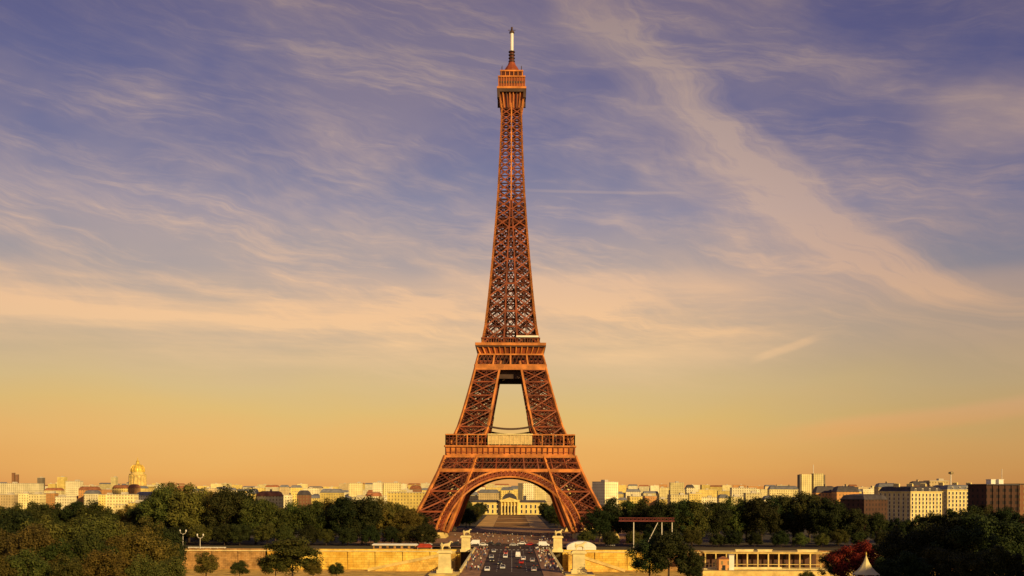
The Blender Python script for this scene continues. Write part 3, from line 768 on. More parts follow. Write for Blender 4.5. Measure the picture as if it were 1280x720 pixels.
def tree(px, d, ytop, kind, group=None, label=None, wide=1.0):
    x = PX(px, d); zt = PZ(ytop, d); z0 = gz(d); h = max(zt - z0, 4.0)
    NT_[0] += 1; ps = PROTO[kind]; cr, tr = ps[NT_[0] % len(ps)]
    rz_ = random.uniform(0, 6.28); k = h / 20.0
    t = empty('tree', (x, d, z0), rz_)
    link('crown', cr, t, (0, 0, 10.6*k), 0, (k*wide, k*wide, k)); link('trunk', tr, t, (0, 0, -.1), 0, (k, k, k))
    t['category'] = 'tree'
    if group: t['group'] = group
    if label: t['label'] = label
    t['_px'] = px; t['_k'] = kind
    return t
TOPS = [(-200, 625), (0, 634), (40, 630), (100, 628), (150, 637), (180, 628), (203, 612), (225, 605), (248, 613), (262, 617), (285, 609), (305, 615), (330, 628), (360, 631), (410, 625), (440, 620), (480, 623), (505, 633), (528, 642),
        (745, 640), (760, 624), (800, 625), (840, 626), (870, 623), (890, 626), (930, 623), (960, 619), (1000, 614), (1030, 620), (1070, 634), (1120, 646), (1160, 638), (1180, 640), (1205, 630), (1230, 626), (1260, 632), (1300, 636), (1500, 625)]
rows = []
def row(name, group, anchor, items, noun='tree'):
    """items: list of trees; labels count along the row from a named end"""
    items.sort(key=lambda t: t['_px']); n = len(items)
    for i, t in enumerate(items):
        w_ = COLW[t['_k']]
        o_ = ('nearest %s' % anchor[0] if i == 0 else 'nearest %s' % anchor[1] if i == n-1 else
              '%s from %s' % (ORD[i+1], anchor[0]) if i < n/2 else '%s from %s' % (ORD[n-i], anchor[1]))
        t['label'] = '%s %s %s, %s' % (w_, noun, o_, name); t['group'] = group; t['category'] = noun
        if noun == 'shrub': t.name = 'shrub'
def pick(*a): return random.choice(a)
# far bank, left of the tower
LE, RE, LLEG, RLEG = 'left edge', 'right edge', 'left tower leg', 'right tower leg'
L = []
for px in list(range(-90, 190, 23)) + [203, 219, 236, 264, 282, 300, 322, 345, 368, 390, 410, 430, 452, 474, 494, 512, 526]:
    d = random.uniform(516, 560); L.append(tree(px + random.uniform(-3, 3), d, interp(TOPS, px) + (0 if px > 190 else random.uniform(0, 4)), pick('green', 'dark', 'dark', 'olive'), wide=1.0 if 195 < px < 310 else 1.1))
row('front row of the far left bank', 'trees along the far bank left of the tower', (LE, LLEG), L)
L = []
for px in range(-80, 525, 27):
    d = random.uniform(600, 720); L.append(tree(px + random.uniform(-5, 5), d, interp(TOPS, px) + random.uniform(3, 9), pick('green', 'dark', 'olive', 'rust'), wide=1.15))
row('second row of the far left bank', 'trees behind the far bank left of the tower', (LE, LLEG), L)
L = []
for px in range(-60, 545, 26):
    d = random.uniform(500, 508); L.append(tree(px + random.uniform(-5, 5), d, random.uniform(655, 664), pick('bush', 'darkbush', 'darkbush'), wide=1.25))
row('above the left quay wall', 'shrubs above the left quay wall', (LE, LLEG), L, 'shrub')
# far bank, right of the tower
L = []
for px in [750, 768, 786, 806, 826, 847, 868, 889, 910, 931, 952, 972, 991, 1010, 1030, 1050, 1072, 1094, 1118, 1142, 1166, 1190, 1212, 1236, 1260, 1288, 1320, 1352]:
    d = random.uniform(518, 565); L.append(tree(px + random.uniform(-3, 3), d, interp(TOPS, px), pick('dark', 'dark', 'green', 'tall'), wide=1.1))
row('front row of the far right bank', 'trees along the far bank right of the tower', (RLEG, RE), L)
L = []
for px in range(762, 1370, 27):
    d = random.uniform(600, 700); L.append(tree(px + random.uniform(-5, 5), d, interp(TOPS, px) + random.uniform(3, 9), pick('dark', 'dark', 'green', 'rust'), wide=1.15))
row('second row of the far right bank', 'trees behind the far bank right of the tower', (RLEG, RE), L)
L = []
for px in range(738, 1360, 26):
    d = random.uniform(505, 512); L.append(tree(px + random.uniform(-5, 5), d, random.uniform(660, 668), pick('bush', 'darkbush', 'darkbush'), wide=1.25))
row('above the right quay wall', 'shrubs above the right quay wall', (RLEG, RE), L, 'shrub')
# park avenue beyond the arch
for s_, side in ((-1, 'left'), (1, 'right')):
    L = []
    for i in range(12):
        d = 742 + i*31; t = tree(640 + s_*FPX*(33 + random.uniform(-1.5, 1.5))/d, d, HY + (CAMH - random.uniform(12, 15))*FPX/d, pick('green', 'dark', 'dark'), wide=1.15); t['_px'] = i; L.append(t)
    row('%s edge of the park lawn' % side, 'trees lining the park lawn', ('tower', 'domed palace'), L)
    L = []
    for i in range(12):
        d = 735 + i*33; t = tree(640 + s_*FPX*(50 + random.uniform(-4, 4))/d, d, HY + (CAMH - random.uniform(16, 20))*FPX/d, pick('green', 'dark', 'tall'), wide=1.2); t['_px'] = i; L.append(t)
    row('outer %s rank of the park' % side, 'trees in the outer ranks of the park', ('tower', 'domed palace'), L)
# gardens on the near bank, left
L = []
for (px, d, yt) in [(-46, 300, 640), (-12, 306, 646), (22, 300, 640), (54, 296, 648), (88, 302, 650), (122, 300, 646), (152, 306, 655), (180, 310, 650), (208, 314, 664)]:
    L.append(tree(px, d, yt, pick('olive', 'green', 'olive', 'dark'), wide=1.0))
row('riverside row of the left garden', 'garden trees at lower left', (LE, 'the lamps'), L)
L = []
for (px, d, yt) in [(-34, 246, 664), (4, 244, 668), (40, 238, 660), (76, 240, 676), (110, 242, 668), (146, 250, 672), (178, 255, 662), (206, 262, 678)]:
    L.append(tree(px, d, yt, pick('olive', 'rust', 'green', 'green', 'olive'), wide=1.0))
row('middle row of the left garden', 'garden trees at lower left', (LE, 'the brown wall'), L)
L = []
for (px, d, yt) in [(-10, 190, 698), (36, 195, 690), (84, 192, 698), (130, 196, 690), (176, 200, 700), (214, 210, 698)]:
    L.append(tree(px, d, yt, pick('olive', 'green', 'rust'), wide=1.1))
row('bottom row of the left garden', 'garden trees at lower left', (LE, 'the brown wall'), L)
tree(366, 322, 672, 'green', label='round leafy tree standing alone before the golden embankment wall', wide=1.95)
tree(421, 323, 705, 'bush', label='small bushy tree in front of the golden embankment wall', wide=1.2)
for (px, d, yt, lb) in [(258, 320, 692, 'loose leafy tree at the left end of the brown wall, right of the left garden'), (300, 319, 702, 'low spreading tree in front of the brown wall'), (345, 320, 694, 'shorter leafy tree touching the left side of the lone round tree'), (392, 321, 700, 'low tree touching the right side of the lone round tree')]:
    tree(px, d, yt, pick('green', 'olive', 'bush'), label=lb, wide=1.35)
# gardens on the near bank, right
L = []
for (px, d, yt) in [(812, 323, 672), (836, 320, 664), (862, 323, 684)]:
    L.append(tree(px, d, yt, pick('green', 'dark', 'olive'), wide=1.25))
row('near bank beside the golden wall', 'near bank trees right of the bridge', ('bridge', 'the pavilion'), L)
L = []
for (px, d, yt) in [(1108, 306, 676), (1132, 300, 660), (1160, 306, 654), (1188, 300, 644), (1216, 296, 640), (1246, 300, 644), (1278, 302, 650), (1318, 300, 640), (1044, 312, 686)]:
    L.append(tree(px, d, yt, pick('dark', 'green', 'dark'), wide=1.15))
row('riverside row of the right garden', 'garden trees at lower right', ('the pavilion', RE), L)
L = []
for (px, d, yt) in [(1010, 262, 713), (1108, 236, 696), (1138, 240, 686), (1170, 245, 682), (1206, 238, 688), (1240, 240, 680), (1274, 240, 690), (1312, 236, 686)]:
    L.append(tree(px, d, yt, pick('dark', 'dark', 'green'), wide=1.2))
row('bottom row of the right garden', 'garden trees at lower right', ('the pavilion', RE), L)
for (px, d, yt, lb) in [(868, 322, 713, 'low dark shrub at the left end of the pavilion terrace')]:
    t = tree(px, d, yt, 'darkbush', label=lb, wide=1.6); t['category'] = 'shrub'; t.name = 'shrub'
tree(1072, 262, 677, 'red', label='deep red leaved tree behind the pale pointed tent', wide=1.25)

# ------------------------------------------------------------------ buildings
def roofcol(k): return {'zinc': 'grey zinc roof', 'slate': 'dark slate roof', 'tile': 'red tiled roof', 'flat': 'pale flat roof'}[k]
def building(x0, x1, ytop, d, wall, roof, label, rz=0.0, depth=None, group=None, rh=None, name='building', chim=True):
    """box block spanning pixel columns x0..x1 at distance d, its ridge at pixel row ytop"""
    xa, xb = PX(x0, d), PX(x1, d); hw = (xb-xa)/2; zt = PZ(ytop, d); z0 = gz(d) - .5
    dp = (depth or random.uniform(11, 16))/2; H = zt - z0
    if H < 6: H = 6
    t = empty(name, ((xa+xb)/2, d + dp, z0), rz); tag(t, label, 'building', group)
    rh = rh if rh is not None else (min(4.5, H*.2) if roof != 'flat' else .9)
    b = MB(); b.box(-hw, hw, -dp, dp, 0, H-rh); b.build('wall', M[wall], t)
    b = MB()
    if roof == 'flat':
        b.box(-hw-.2, hw+.2, -dp-.2, dp+.2, H-rh, H-rh+.5)
        if hw > 5: k = random.uniform(-.5, .5)*hw; b.box(k-2.5, k+2.5, -3, 3, H-rh+.5, H+1.6)
    else:
        b.box(-hw-.3, hw+.3, -dp-.3, dp+.3, H-rh, H-rh+.4)
        i_ = min(1.6, hw*.3); b.frustum(0, 0, H-rh+.4, H-.9, hw, dp, hw-i_, dp-i_); b.frustum(0, 0, H-.9, H, hw-i_, dp-i_, max(hw-2*i_, .5), dp*.25)
    ro = b.build('roof', M[roof], t)
    if chim and roof != 'flat' and hw > 6:
        n = max(1, int(hw/9))
        for i in range(n):
            b = MB(); x = -hw*.8 + 1.6*hw*(i+.5)/n + random.uniform(-1, 1); b.box(x-.5, x+.5, -2.2, 2.2, H-1.2, H+1.7); b.build('chimney', M['w_beige'], ro)
    return t
CN = {'w_cream': 'cream', 'w_white': 'off white', 'w_yellow': 'yellow', 'w_beige': 'beige', 'w_orange': 'orange', 'w_brown': 'brown', 'w_grey': 'grey'}
G1 = 'city buildings along the skyline'
B = building
B(-4, 49, 606, 1500, 'w_white', 'flat', 'long pale flat roofed block at the left edge of the skyline', group=G1)
B(46.5, 53, 599, 2400, 'w_grey', 'flat', 'slim dark tower block near the left edge', group=G1, depth=14)
B(14.5, 17.5, 593, 2800, 'w_brown', 'flat', 'thin dark tower at far left, left one of two', group=G1, depth=8); B(19.5, 22, 595, 2800, 'w_brown', 'flat', 'thin dark tower at far left, right one of two', group=G1, depth=8)
B(71.5, 80.5, 598, 2400, 'w_yellow', 'flat', 'tall yellowish slab left of the golden dome', group=G1, depth=16)
B(82, 100, 603, 1500, 'w_white', 'flat', 'pale block with raised flat roof left of the golden dome', group=G1)
B(98, 122, 610, 1300, 'w_orange', 'tile', 'orange house with red tiled roof left of the golden dome', group=G1)
B(138.5, 144.5, 598, 2400, 'w_cream', 'flat', 'slim pale tower just left of the golden dome', group=G1, depth=14)
B(140, 159, 608, 1300, 'w_yellow', 'tile', 'yellow house beside the red block below the golden dome', group=G1)
B(160, 170, 607, 1250, 'w_orange', 'tile', 'red orange block directly below the golden dome', group=G1)
B(132, 168, 619, 1000, 'w_cream', 'flat', 'long low cream terrace below the golden dome', group=G1)
B(160, 178, 629, 880, 'w_yellow', 'flat', 'low yellow building among trees under the golden dome', group=G1)
B(143, 154, 632, 880, 'w_cream', 'flat', 'small cream house among trees left under the golden dome', group=G1)
B(311, 320, 612, 900, 'w_yellow', 'zinc', 'narrow yellow house peeping between treetops right of two tall trees', group=G1)
B(321, 350, 615, 900, 'w_cream', 'tile', 'cream house with tiled roof beside the narrow yellow house', group=G1)
B(371, 386, 614, 1000, 'w_brown', 'slate', 'small brown house with dark roof left of the tower', group=G1)
B(400, 428, 612, 1200, 'w_yellow', 'zinc', 'yellow house with grey roof left of the tower', group=G1)
B(436, 452, 604, 1700, 'w_cream', 'flat', 'cream tower block left of the large pale blocks', group=G1)
B(466, 478, 603, 1500, 'w_white', 'flat', 'pale block left one of the pair beside the tower', group=G1); B(480, 500, 603.5, 1500, 'w_cream', 'flat', 'broad pale block right one of the pair beside the tower', group=G1)
B(484, 532, 615, 950, 'w_yellow', 'flat', 'long yellow building touching the left tower leg', group=G1)
B(512, 526, 607, 1300, 'w_brown', 'tile', 'reddish brown house left of the tower leg', group=G1)
B(746, 769, 601, 1100, 'w_white', 'flat', 'bright corner block with a shaded side right of the tower', rz=R(38), depth=20, group=G1)
B(838, 855, 602, 1700, 'w_cream', 'flat', 'tall cream block halfway along the right skyline', group=G1)
B(858, 868, 605, 1500, 'w_white', 'slate', 'pale house with dark roof beside the tall cream block', group=G1)
B(915, 946, 608, 1300, 'w_white', 'flat', 'bright flat roofed block left of the twin slab', group=G1)
B(962, 998, 606, 1300, 'w_cream', 'zinc', 'cream block directly left of the twin slab', group=G1)
B(1020, 1046, 606, 900, 'w_orange', 'slate', 'orange house with broad dark roof right of the twin slab', rh=6, group=G1); B(1046, 1074, 606, 880, 'w_orange', 'slate', 'orange house with dark roof beside the large limestone block', rh=5, group=G1)
B(1098, 1124, 602, 1100, 'w_beige', 'zinc', 'beige house with grey roof above the limestone block', group=G1)
B(1140, 1160, 599.5, 1050, 'w_brown', 'slate', 'brown penthouse block behind the limestone block', group=G1); B(1162, 1186, 598, 1050, 'w_beige', 'flat', 'beige block with flat roof behind the limestone block', group=G1)
# under the arch
B(598, 624, 612, 1320, 'w_beige', 'zinc', 'beige house behind the left wing of the domed palace', group=G1); B(626, 642, 609, 1450, 'w_yellow', 'zinc', 'yellow house right behind the palace dome', group=G1)
B(647.5, 653.5, 603, 1500, 'w_grey', 'flat', 'grey tower block seen through the arch', group=G1, depth=12); B(654, 668, 603, 1450, 'w_white', 'flat', 'pale slab beside the grey tower seen through the arch', group=G1)
B(668, 684, 606, 1400, 'w_cream', 'flat', 'cream block behind the right wing of the domed palace', group=G1); B(684, 712, 612, 1400, 'w_beige', 'zinc', 'beige house behind the right leg seen through the arch', group=G1)
B(572, 598, 615, 1350, 'w_cream', 'zinc', 'cream house behind trees left of the domed palace', group=G1)

# filler skyline rows
LM = [(-150, 'left edge'), (172, 'golden dome'), (536, 'left tower leg'), (740, 'right tower leg'), (1013, 'twin slab'), (1250, 'brown block at right')]
def filler(d0, d1, step, ylo, yhi, rowname):
    px = -130.0; cnt = {}
    while px < 1420:
        wd = random.uniform(.6, 1.35)*step; mid = px + wd/2
        if d0 < 1400 and 575 < mid < 712: px += wd; continue
        lm = max([q for q in LM if q[0] <= mid], key=lambda q: q[0], default=LM[0])[1]
        cnt[lm] = cnt.get(lm, 0) + 1
        wl = random.choice(['w_cream']*5 + ['w_white']*4 + ['w_yellow']*5 + ['w_beige']*2 + ['w_orange'])
        rf = random.choice(['flat', 'flat', 'flat', 'zinc', 'zinc', 'tile'])
        d = random.uniform(d0, d1); y = random.uniform(ylo, yhi)
        B(px, px + wd*random.uniform(.8, 1.0), y, d, wl, rf, '%s house with %s, %s right of %s, %s' % (CN[wl], roofcol(rf), ORD[min(cnt[lm], 40)], lm, rowname), group='buildings of the %s' % rowname, rz=random.uniform(-.15, .15), chim=False)
        px += wd
filler(1700, 2100, 19, 607, 614, 'middle skyline'); filler(3000, 3600, 16, 604, 610, 'far skyline')
filler(1100, 1350, 21, 614.5, 623, 'near skyline')

# twin slab tower
t = empty('apartment_tower', (PX(1014, 1500), 1500, -.5)); tag(t, 'pale twin slab apartment tower standing highest on the right skyline', 'building')
for x0, x1, yt in ((-16, -1.5, 591), (1.5, 16, 590)):
    b = MB(); b.box(x0, x1, -7, 7, 0, PZ(yt, 1500)); b.build('slab', M['w_cream'], t)
b = MB(); b.box(-1.5, 1.5, -5, 5, 0, PZ(592, 1500)); b.build('stair_core', M['w_grey'], t)
for x in (-17.3, 17.3):
    b = MB(); b.box(x-1.3, x+1.3, -6.5, 6.5, 0, PZ(591.5, 1500)); b.build('end_wall', M['w_grey'], t)
b = MB(); b.beam((3, 0, PZ(590, 1500)), (3, 0, PZ(579, 1500)), .8); b.build('mast', M['lampwhite'], t)

# limestone apartment block with real windows
def windows(parent, hw, dp, z0, nx, nz, dz, wmesh, fmesh, face='front', skip=()):
    for j in range(nz):
        for i in range(nx):
            if face == 'front': loc = (-hw + 2*hw*(i+.5)/nx, -dp-.04, z0 + j*dz); rz = 0
            else: loc = (-hw-.04, -dp + 2*dp*(i+.5)/nx, z0 + j*dz); rz = R(-90)
            f = link('window', fmesh, parent, loc, rz); link('pane', wmesh, f, (0, -.05, 0))
def winmesh(w_, h_):
    b = MB(); b.box(-w_/2, w_/2, -.02, .02, .06, h_-.06); pm = b.mesh('pane', M['glass'])
    b = MB(); b.box(-w_/2-.2, -w_/2, -.14, .02, 0, h_); b.box(w_/2, w_/2+.2, -.14, .02, 0, h_); b.box(-w_/2-.2, w_/2+.2, -.14, .02, h_, h_+.25); b.box(-w_/2-.35, w_/2+.35, -.3, .02, -.25, 0)
    return pm, b.mesh('window', M['frame'])
def block(px0, px1, d, ytop, rz, depth, wallm, roofm, label, nx, nz, nside, roofh=4.5):
    xa, xb = PX(px0, d), PX(px1, d); hw = (xb-xa)/2/math.cos(rz); dp = depth/2; H = PZ(ytop, d) - roofh
    t = empty('apartment_block', ((xa+xb)/2 + math.sin(rz)*-dp*0, d + dp, 0), rz); tag(t, label, 'building')
    b = MB(); b.box(-hw, hw, -dp, dp, 0, H)
    for z in (H*.28, H*.62): b.box(-hw-.25, hw+.25, -dp-.25, dp+.25, z, z+.35)
    b.build('wall', M[wallm], t)
    b = MB(); b.box(-hw-.6, hw+.6, -dp-.6, dp+.6, H, H+.6); b.build('cornice', M[wallm], t)
    b = MB(); b.frustum(0, 0, H+.6, H+roofh-.6, hw, dp, hw-1.8, dp-1.8); b.frustum(0, 0, H+roofh-.6, H+roofh, hw-1.8, dp-1.8, hw-3.5, dp-4)
    ro = b.build('roof', M[roofm], t)
    n = max(2, int(hw/5))
    for i in range(n):
        x = -hw*.85 + 1.7*hw*i/(n-1)
        b = MB(); b.box(x-.6, x+.6, -3, 3, H+roofh-1, H+roofh+2.0)
        for q in range(5): b.lathe(x, -2.4+q*1.2, [(.22, H+roofh+2.0), (.2, H+roofh+2.7)], 6)
        b.build('chimney', M['haussmann'], ro)
    for i in range(max(2, nx//2)):
        x = -hw*.9 + 1.8*hw*(i+.5)/max(2, nx//2)
        b = MB(); b.box(x-.8, x+.8, -dp+.15, -dp+1.6, H+.6, H+2.9); b.box(x-.55, x+.55, -dp+.08, -dp+.2, H+1.0, H+2.5, 1); b.build('dormer', [M['frame'], M['glass']], ro)
    pm, fm = winmesh(1.35, 2.3); dz = (H-2.2)/nz
    windows(t, hw, dp, 1.9, nx, nz, dz, pm, fm, 'front')
    if nside: windows(t, hw, dp, 1.9, nside, nz, dz, pm, fm, 'side')
    return t
block(1124, 1172, 800, 606, R(24), 34, 'haussmann', 'slate', 'sunlit limestone apartment block with dark mansard roof and a shaded left side', 9, 8, 7)
block(1178, 1224, 860, 604, R(14), 22, 'haussmann', 'zinc', 'sunlit limestone apartment block with grey roof nearest the brown block', 9, 8, 4)
B(1072, 1106, 616, 740, 'brown', 'slate', 'block painted dark brown for shade, before the shaded side of the limestone block', depth=30, rh=4, rz=R(-52))  # facade in shade, the shade put into its dark wall colour
# mast with dish behind it
t = empty('radio_mast', (PX(1188.5, 1000), 1000, 0)); tag(t, 'thin radio mast with a dark drum on top above the limestone blocks', 'mast')
b = MB(); b.beam((0, 0, 0), (0, 0, PZ(590, 1000)), .9); b.build('pole', M['lampwhite'], t)
b = MB(); b.lathe(0, 0, [(1.6, PZ(590.5, 1000)), (2.4, PZ(590, 1000)), (2.2, PZ(588, 1000)), (.6, PZ(587.5, 1000))], 10); b.build('drum', M['bronze'], t)
# brown block on the right
t = empty('brick_block', (PX(1250, 560), 568, 0), R(14)); tag(t, 'dark brown brick apartment block with white roof cabins at the right edge', 'building')
Hb = PZ(604, 560); b = MB(); b.box(-10, 10, -7, 8, 0, Hb)
for i in range(6): b.box(-10+i*4-.3, -10+i*4+.3, -7.5, -7, 0, Hb)
b.build('wall', M['brown'], t)
b = MB(); b.box(-10.4, 10.4, -7.7, 8.4, Hb, Hb+.6); b.build('roof', M['slate'], t)
for x0, x1 in ((-5.4, -2.6), (-.4, 2.6)):
    b = MB(); b.box(x0, x1, -5, -1, Hb+.6, Hb+2.9); b.box(x0-.2, x1+.2, -5.2, -.8, Hb+2.9, Hb+3.2); b.build('roof_cabin', M['white'], t)
b = MB(); b.beam((3.2, -3, Hb+.6), (3.2, -3, Hb+9), .22); b.build('aerial', M['lampwhite'], t)
t = empty('brick_block', (PX(1292, 570), 580, 0), R(10)); tag(t, 'reddish brown brick block cut off by the right edge', 'building')
b = MB(); b.box(-9, 9, -8, 8, 0, PZ(603, 570)); b.build('wall', M['w_brown'], t)
b = MB(); b.box(-9.4, 9.4, -8.4, 8.4, PZ(603, 570), PZ(602, 570)); b.build('roof', M['slate'], t)
# golden dome church
DD = 1900; t = empty('domed_church', (PX(172, DD), DD, 0)); tag(t, 'golden domed church rising above the left skyline', 'church')
zz = lambda y: PZ(y, DD)
b = MB(); b.box(-24, 24, -22, 22, 0, zz(611)); b.box(-26, 26, -23, 23, zz(611), zz(610)); b.build('nave', M['w_yellow'], t)
b = MB(); b.lathe(0, 0, [(17, zz(610)), (17, zz(608.5)), (13.5, zz(608)), (13.5, zz(596)), (15, zz(595.4)), (15, zz(594.2)), (12, zz(594)), (12, zz(591.6))], 24)
for k in range(16):
    a = 2*math.pi*k/16; b.beam((14.4*math.cos(a), 14.4*math.sin(a), zz(608)), (14.4*math.cos(a), 14.4*math.sin(a), zz(595.6)), 1.9)
b.build('drum', M['stone'], t)
b = MB(); b.lathe(0, 0, [(12.2, zz(591.6)), (12.2, zz(589.5)), (11.6, zz(587.4)), (10.2, zz(585.2)), (7.6, zz(583.2)), (4.6, zz(582)), (3.4, zz(581.7))], 24)
for k in range(12):
    a = 2*math.pi*k/12; pr = [(12.4, 591.6), (12.4, 589.5), (11.8, 587.4), (10.4, 585.2), (7.8, 583.2)]
    for (r0, y0), (r1, y1) in zip(pr, pr[1:]): b.beam((r0*math.cos(a), r0*math.sin(a), zz(y0)), (r1*math.cos(a), r1*math.sin(a), zz(y1)), 1.3)
b.build('dome', M['gold'], t, False)
b = MB(); b.lathe(0, 0, [(4, zz(581.7)), (3.4, zz(581.4)), (2.8, zz(579.2)), (3.2, zz(578.9)), (1.8, zz(577.6)), (.7, zz(576.6)), (.3, zz(573.5))], 12); b.build('lantern', M['gold'], t)

# domed palace at the end of the park
DE = 1150; t = empty('domed_palace', (PX(637, DE), DE, 0)); tag(t, 'golden stone palace with square dome and colonnade seen through the tower arch', 'palace')
ze = lambda y: PZ(y, DE)
pm, fm = winmesh(1.7, 3.2)
for s_ in (-1, 1):
    wg = empty('wing', (s_*26.5, 2, 0)); wg.parent = t
    b = MB(); b.box(-15.5, 15.5, -5, 7, 0, ze(629)); b.box(-15.9, 15.9, -5.4, 7.4, ze(629), ze(628.2)); b.build('wall', M['palace'], wg)
    b = MB(); b.frustum(0, 1, ze(628.2), ze(625), 15.5, 5.5, 13.5, 2.5); b.build('roof', M['slate'], wg)
    for i in range(6):
        for z in (1.6, 7.2): f = link('window', fm, wg, (-12.9+5.16*i, -5.05, z), 0, (1, 1, 1.15)); link('pane', pm, f, (0, -.05, 0))
b = MB(); b.box(-11, 11, -6, 8, 0, ze(625.5)); b.box(-11.5, 11.5, -6.6, 8.5, ze(625.5), ze(624.8)); b.build('central_block', M['palace'], t)
for i in range(6):
    b = MB(); b.lathe(-9+3.6*i, -7.6, [(.95, 0), (.8, .8), (.7, 13.5), (.95, 14.2)], 10); b.build('column', M['palace'], t)
b = MB(); b.box(-10.4, 10.4, -8.6, -6.1, 14.2, 15.8); b.poly([(-10.4, -8.6, 15.8), (10.4, -8.6, 15.8), (0, -8.6, 19.2)]); b.poly([(-10.4, -6.1, 15.8), (0, -6.1, 19.2), (10.4, -6.1, 15.8)]); b.quad((-10.4,-8.6,15.8),(0,-8.6,19.2),(0,-6.1,19.2),(-10.4,-6.1,15.8)); b.quad((10.4,-8.6,15.8),(10.4,-6.1,15.8),(0,-6.1,19.2),(0,-8.6,19.2))
b.build('pediment', M['palace'], t)
for i in range(5): f = link('window', fm, t, (-7.2+3.6*i, -6.05, 2.0), 0, (1, 1, 2.4)); link('pane', pm, f, (0, -.05, 0))
b = MB(); b.frustum(0, 1, ze(624.8), ze(621.5), 8.4, 6.5, 7.9, 6.2); b.frustum(0, 1, ze(621.5), ze(618), 7.9, 6.2, 5, 4); b.frustum(0, 1, ze(618), ze(616.6), 5, 4, 2.2, 2.2); b.build('dome', M['slate'], t)
b = MB(); b.lathe(0, 1, [(1.5, ze(616.6)), (1.2, ze(615.2)), (.2, ze(613.2))], 8); b.build('lantern', M['bronze'], t)

# palace wing on the right of the terrace, outside the view: throws the evening shade over the right garden
t = empty('terrace_wing', (0, 0, 0)); tag(t, 'curved pale stone palace wing beside the terrace to the right of the viewpoint', 'building')
cp = [(78, -60), (112, 10), (140, 80), (158, 150), (170, 224)]
b = MB(); rf = MB(); pls = []
for (xa, ya), (xb, yb) in zip(cp, cp[1:]):
    u = Vector((xb-xa, yb-ya, 0)).normalized(); nn = Vector((u.y, -u.x, 0))*18
    zb = 5
    A, B_, C_, D_ = Vector((xa, ya, 0)), Vector((xb, yb, 0)), Vector((xb, yb, 0))+nn, Vector((xa, ya, 0))+nn
    for p, q in ((A, B_), (B_, C_), (C_, D_), (D_, A)): b.quad((p.x,p.y,zb),(q.x,q.y,zb),(q.x,q.y,50),(p.x,p.y,50))
    rf.quad((A.x,A.y,50.02),(B_.x,B_.y,50.02),(C_.x,C_.y,50.02),(D_.x,D_.y,50.02))
    for i in range(6):
        p = A.lerp(B_, (i+.5)/6) - nn.normalized()*.4; b.beam((p.x, p.y, 24), (p.x, p.y, 48), 1.6)
b.build('wall', M['stone_pale'], t); rf.build('roof', M['flat'], t)

# ------------------------------------------------------------------ riverside things
# marquees and pavilion
t = empty('marquee', (PX(727, 487), 489, -1)); tag(t, 'white rounded marquee on the quay right of the bridge', 'marquee')
b = MB(); n = 12
for i in range(n):
    a0, a1 = math.pi*i/n, math.pi*(i+1)/n
    p = lambda a, y: (7*math.cos(a), y, 1.6 + 2.9*math.sin(a))
    b.quad(p(a0, -3.5), p(a1, -3.5), p(a1, 3.5), p(a0, 3.5))
b.poly([(7*math.cos(math.pi*i/n), -3.5, 1.6 + 2.9*math.sin(math.pi*i/n)) for i in range(n+1)]); b.poly([(7*math.cos(math.pi*i/n), 3.5, 1.6 + 2.9*math.sin(math.pi*i/n)) for i in range(n, -1, -1)])
b.build('roof', M['white'], t)
b = MB(); b.box(-6.9, 6.9, -3.4, 3.4, 0, 1.6); b.build('wall', M['white'], t)
t = empty('kiosk_row', (PX(494, 487), 488, -1)); tag(t, 'long low white roofed kiosk on the quay left of the bridge', 'kiosk')
b = MB(); b.box(-10.8, 10.8, -2.4, 2.4, 2.3, 2.7); b.frustum(0, 0, 2.7, 3.1, 10.8, 2.4, 10.2, 1.2); b.build('roof', M['white'], t)
b = MB(); b.box(-10.3, 10.3, -1.8, 1.9, 0, 2.3); b.build('wall', M['stone_brown'], t)
for i in range(6):
    b = MB(); b.box(-9.6+3.4*i, -7.4+3.4*i, -1.9, -1.8, .9, 2.0); b.build('hatch', M['glass'], t)
t = empty('awning_stall', (PX(531, 484), 485.5, -1)); tag(t, 'stall under a red awning beside the left end of the bridge', 'stall')
b = MB(); b.frustum(0, 0, 1.9, 3.2, 3.4, 2.2, 2.4, .4); b.box(-3.4, 3.4, -2.2, 2.2, 1.5, 1.9); b.build('awning', M['red'], t)
for sx in (-1, 1):
    for sy in (-1, 1):
        b = MB(); b.box(sx*3.2-.08, sx*3.2+.08, sy*2-.08, sy*2+.08, 0, 1.5); b.build('post', M['lampwhite'], t)
b = MB(); b.box(-2.8, 2.8, -1, 1, 0, .95); b.build('counter', M['stone_brown'], t)
b = MB(); b.box(84, 152, 450, 474, -12, -7.42); struct(b.build('terrace', M['stone']))
# riverside pavilion with pale posts
t = empty('pavilion', (PX(951, 466), 466, -7.4)); tag(t, 'long flat roofed riverside pavilion with pale posts and dark open bays', 'pavilion')
b = MB(); b.box(-26.5, 26.5, -5, 5, 6.9, 7.5); b.box(-27, 27, -5.5, 5.5, 7.5, 7.8); b.build('roof', M['stone'], t)
b = MB(); b.box(-26, 26, 2.5, 3, .3, 6.9); b.build('back_wall', M['brown'], t)
b = MB(); b.box(-27, 27, -6.5, 5, 0, .3); b.build('floor', M['stone_pale'], t)
for i in range(12):
    b = MB(); x = -26+52*i/11; b.box(x-.28, x+.28, -4.9, -4.4, .3, 6.9); b.build('post', M['stone'], t)
b = MB(); b.box(-26, 26, -4.75, -4.55, 2.0, 2.25); b.build('rail', M['stone'], t)
for x0, x1 in ((-12, -4), (-2, 4.5), (16, 25)):
    b = MB(); b.box(x0, x1, -3, -2, 7.8, 8.6); b.box(x0-.2, x1+.2, -3.2, -1.8, 8.6, 8.8); b.build('skylight', M['stone_pale'], t)
b = MB(); b.box(-25, 8, -6.2, -5.3, .3, 1.0); b.build('planter', M['stone_pale'], t)
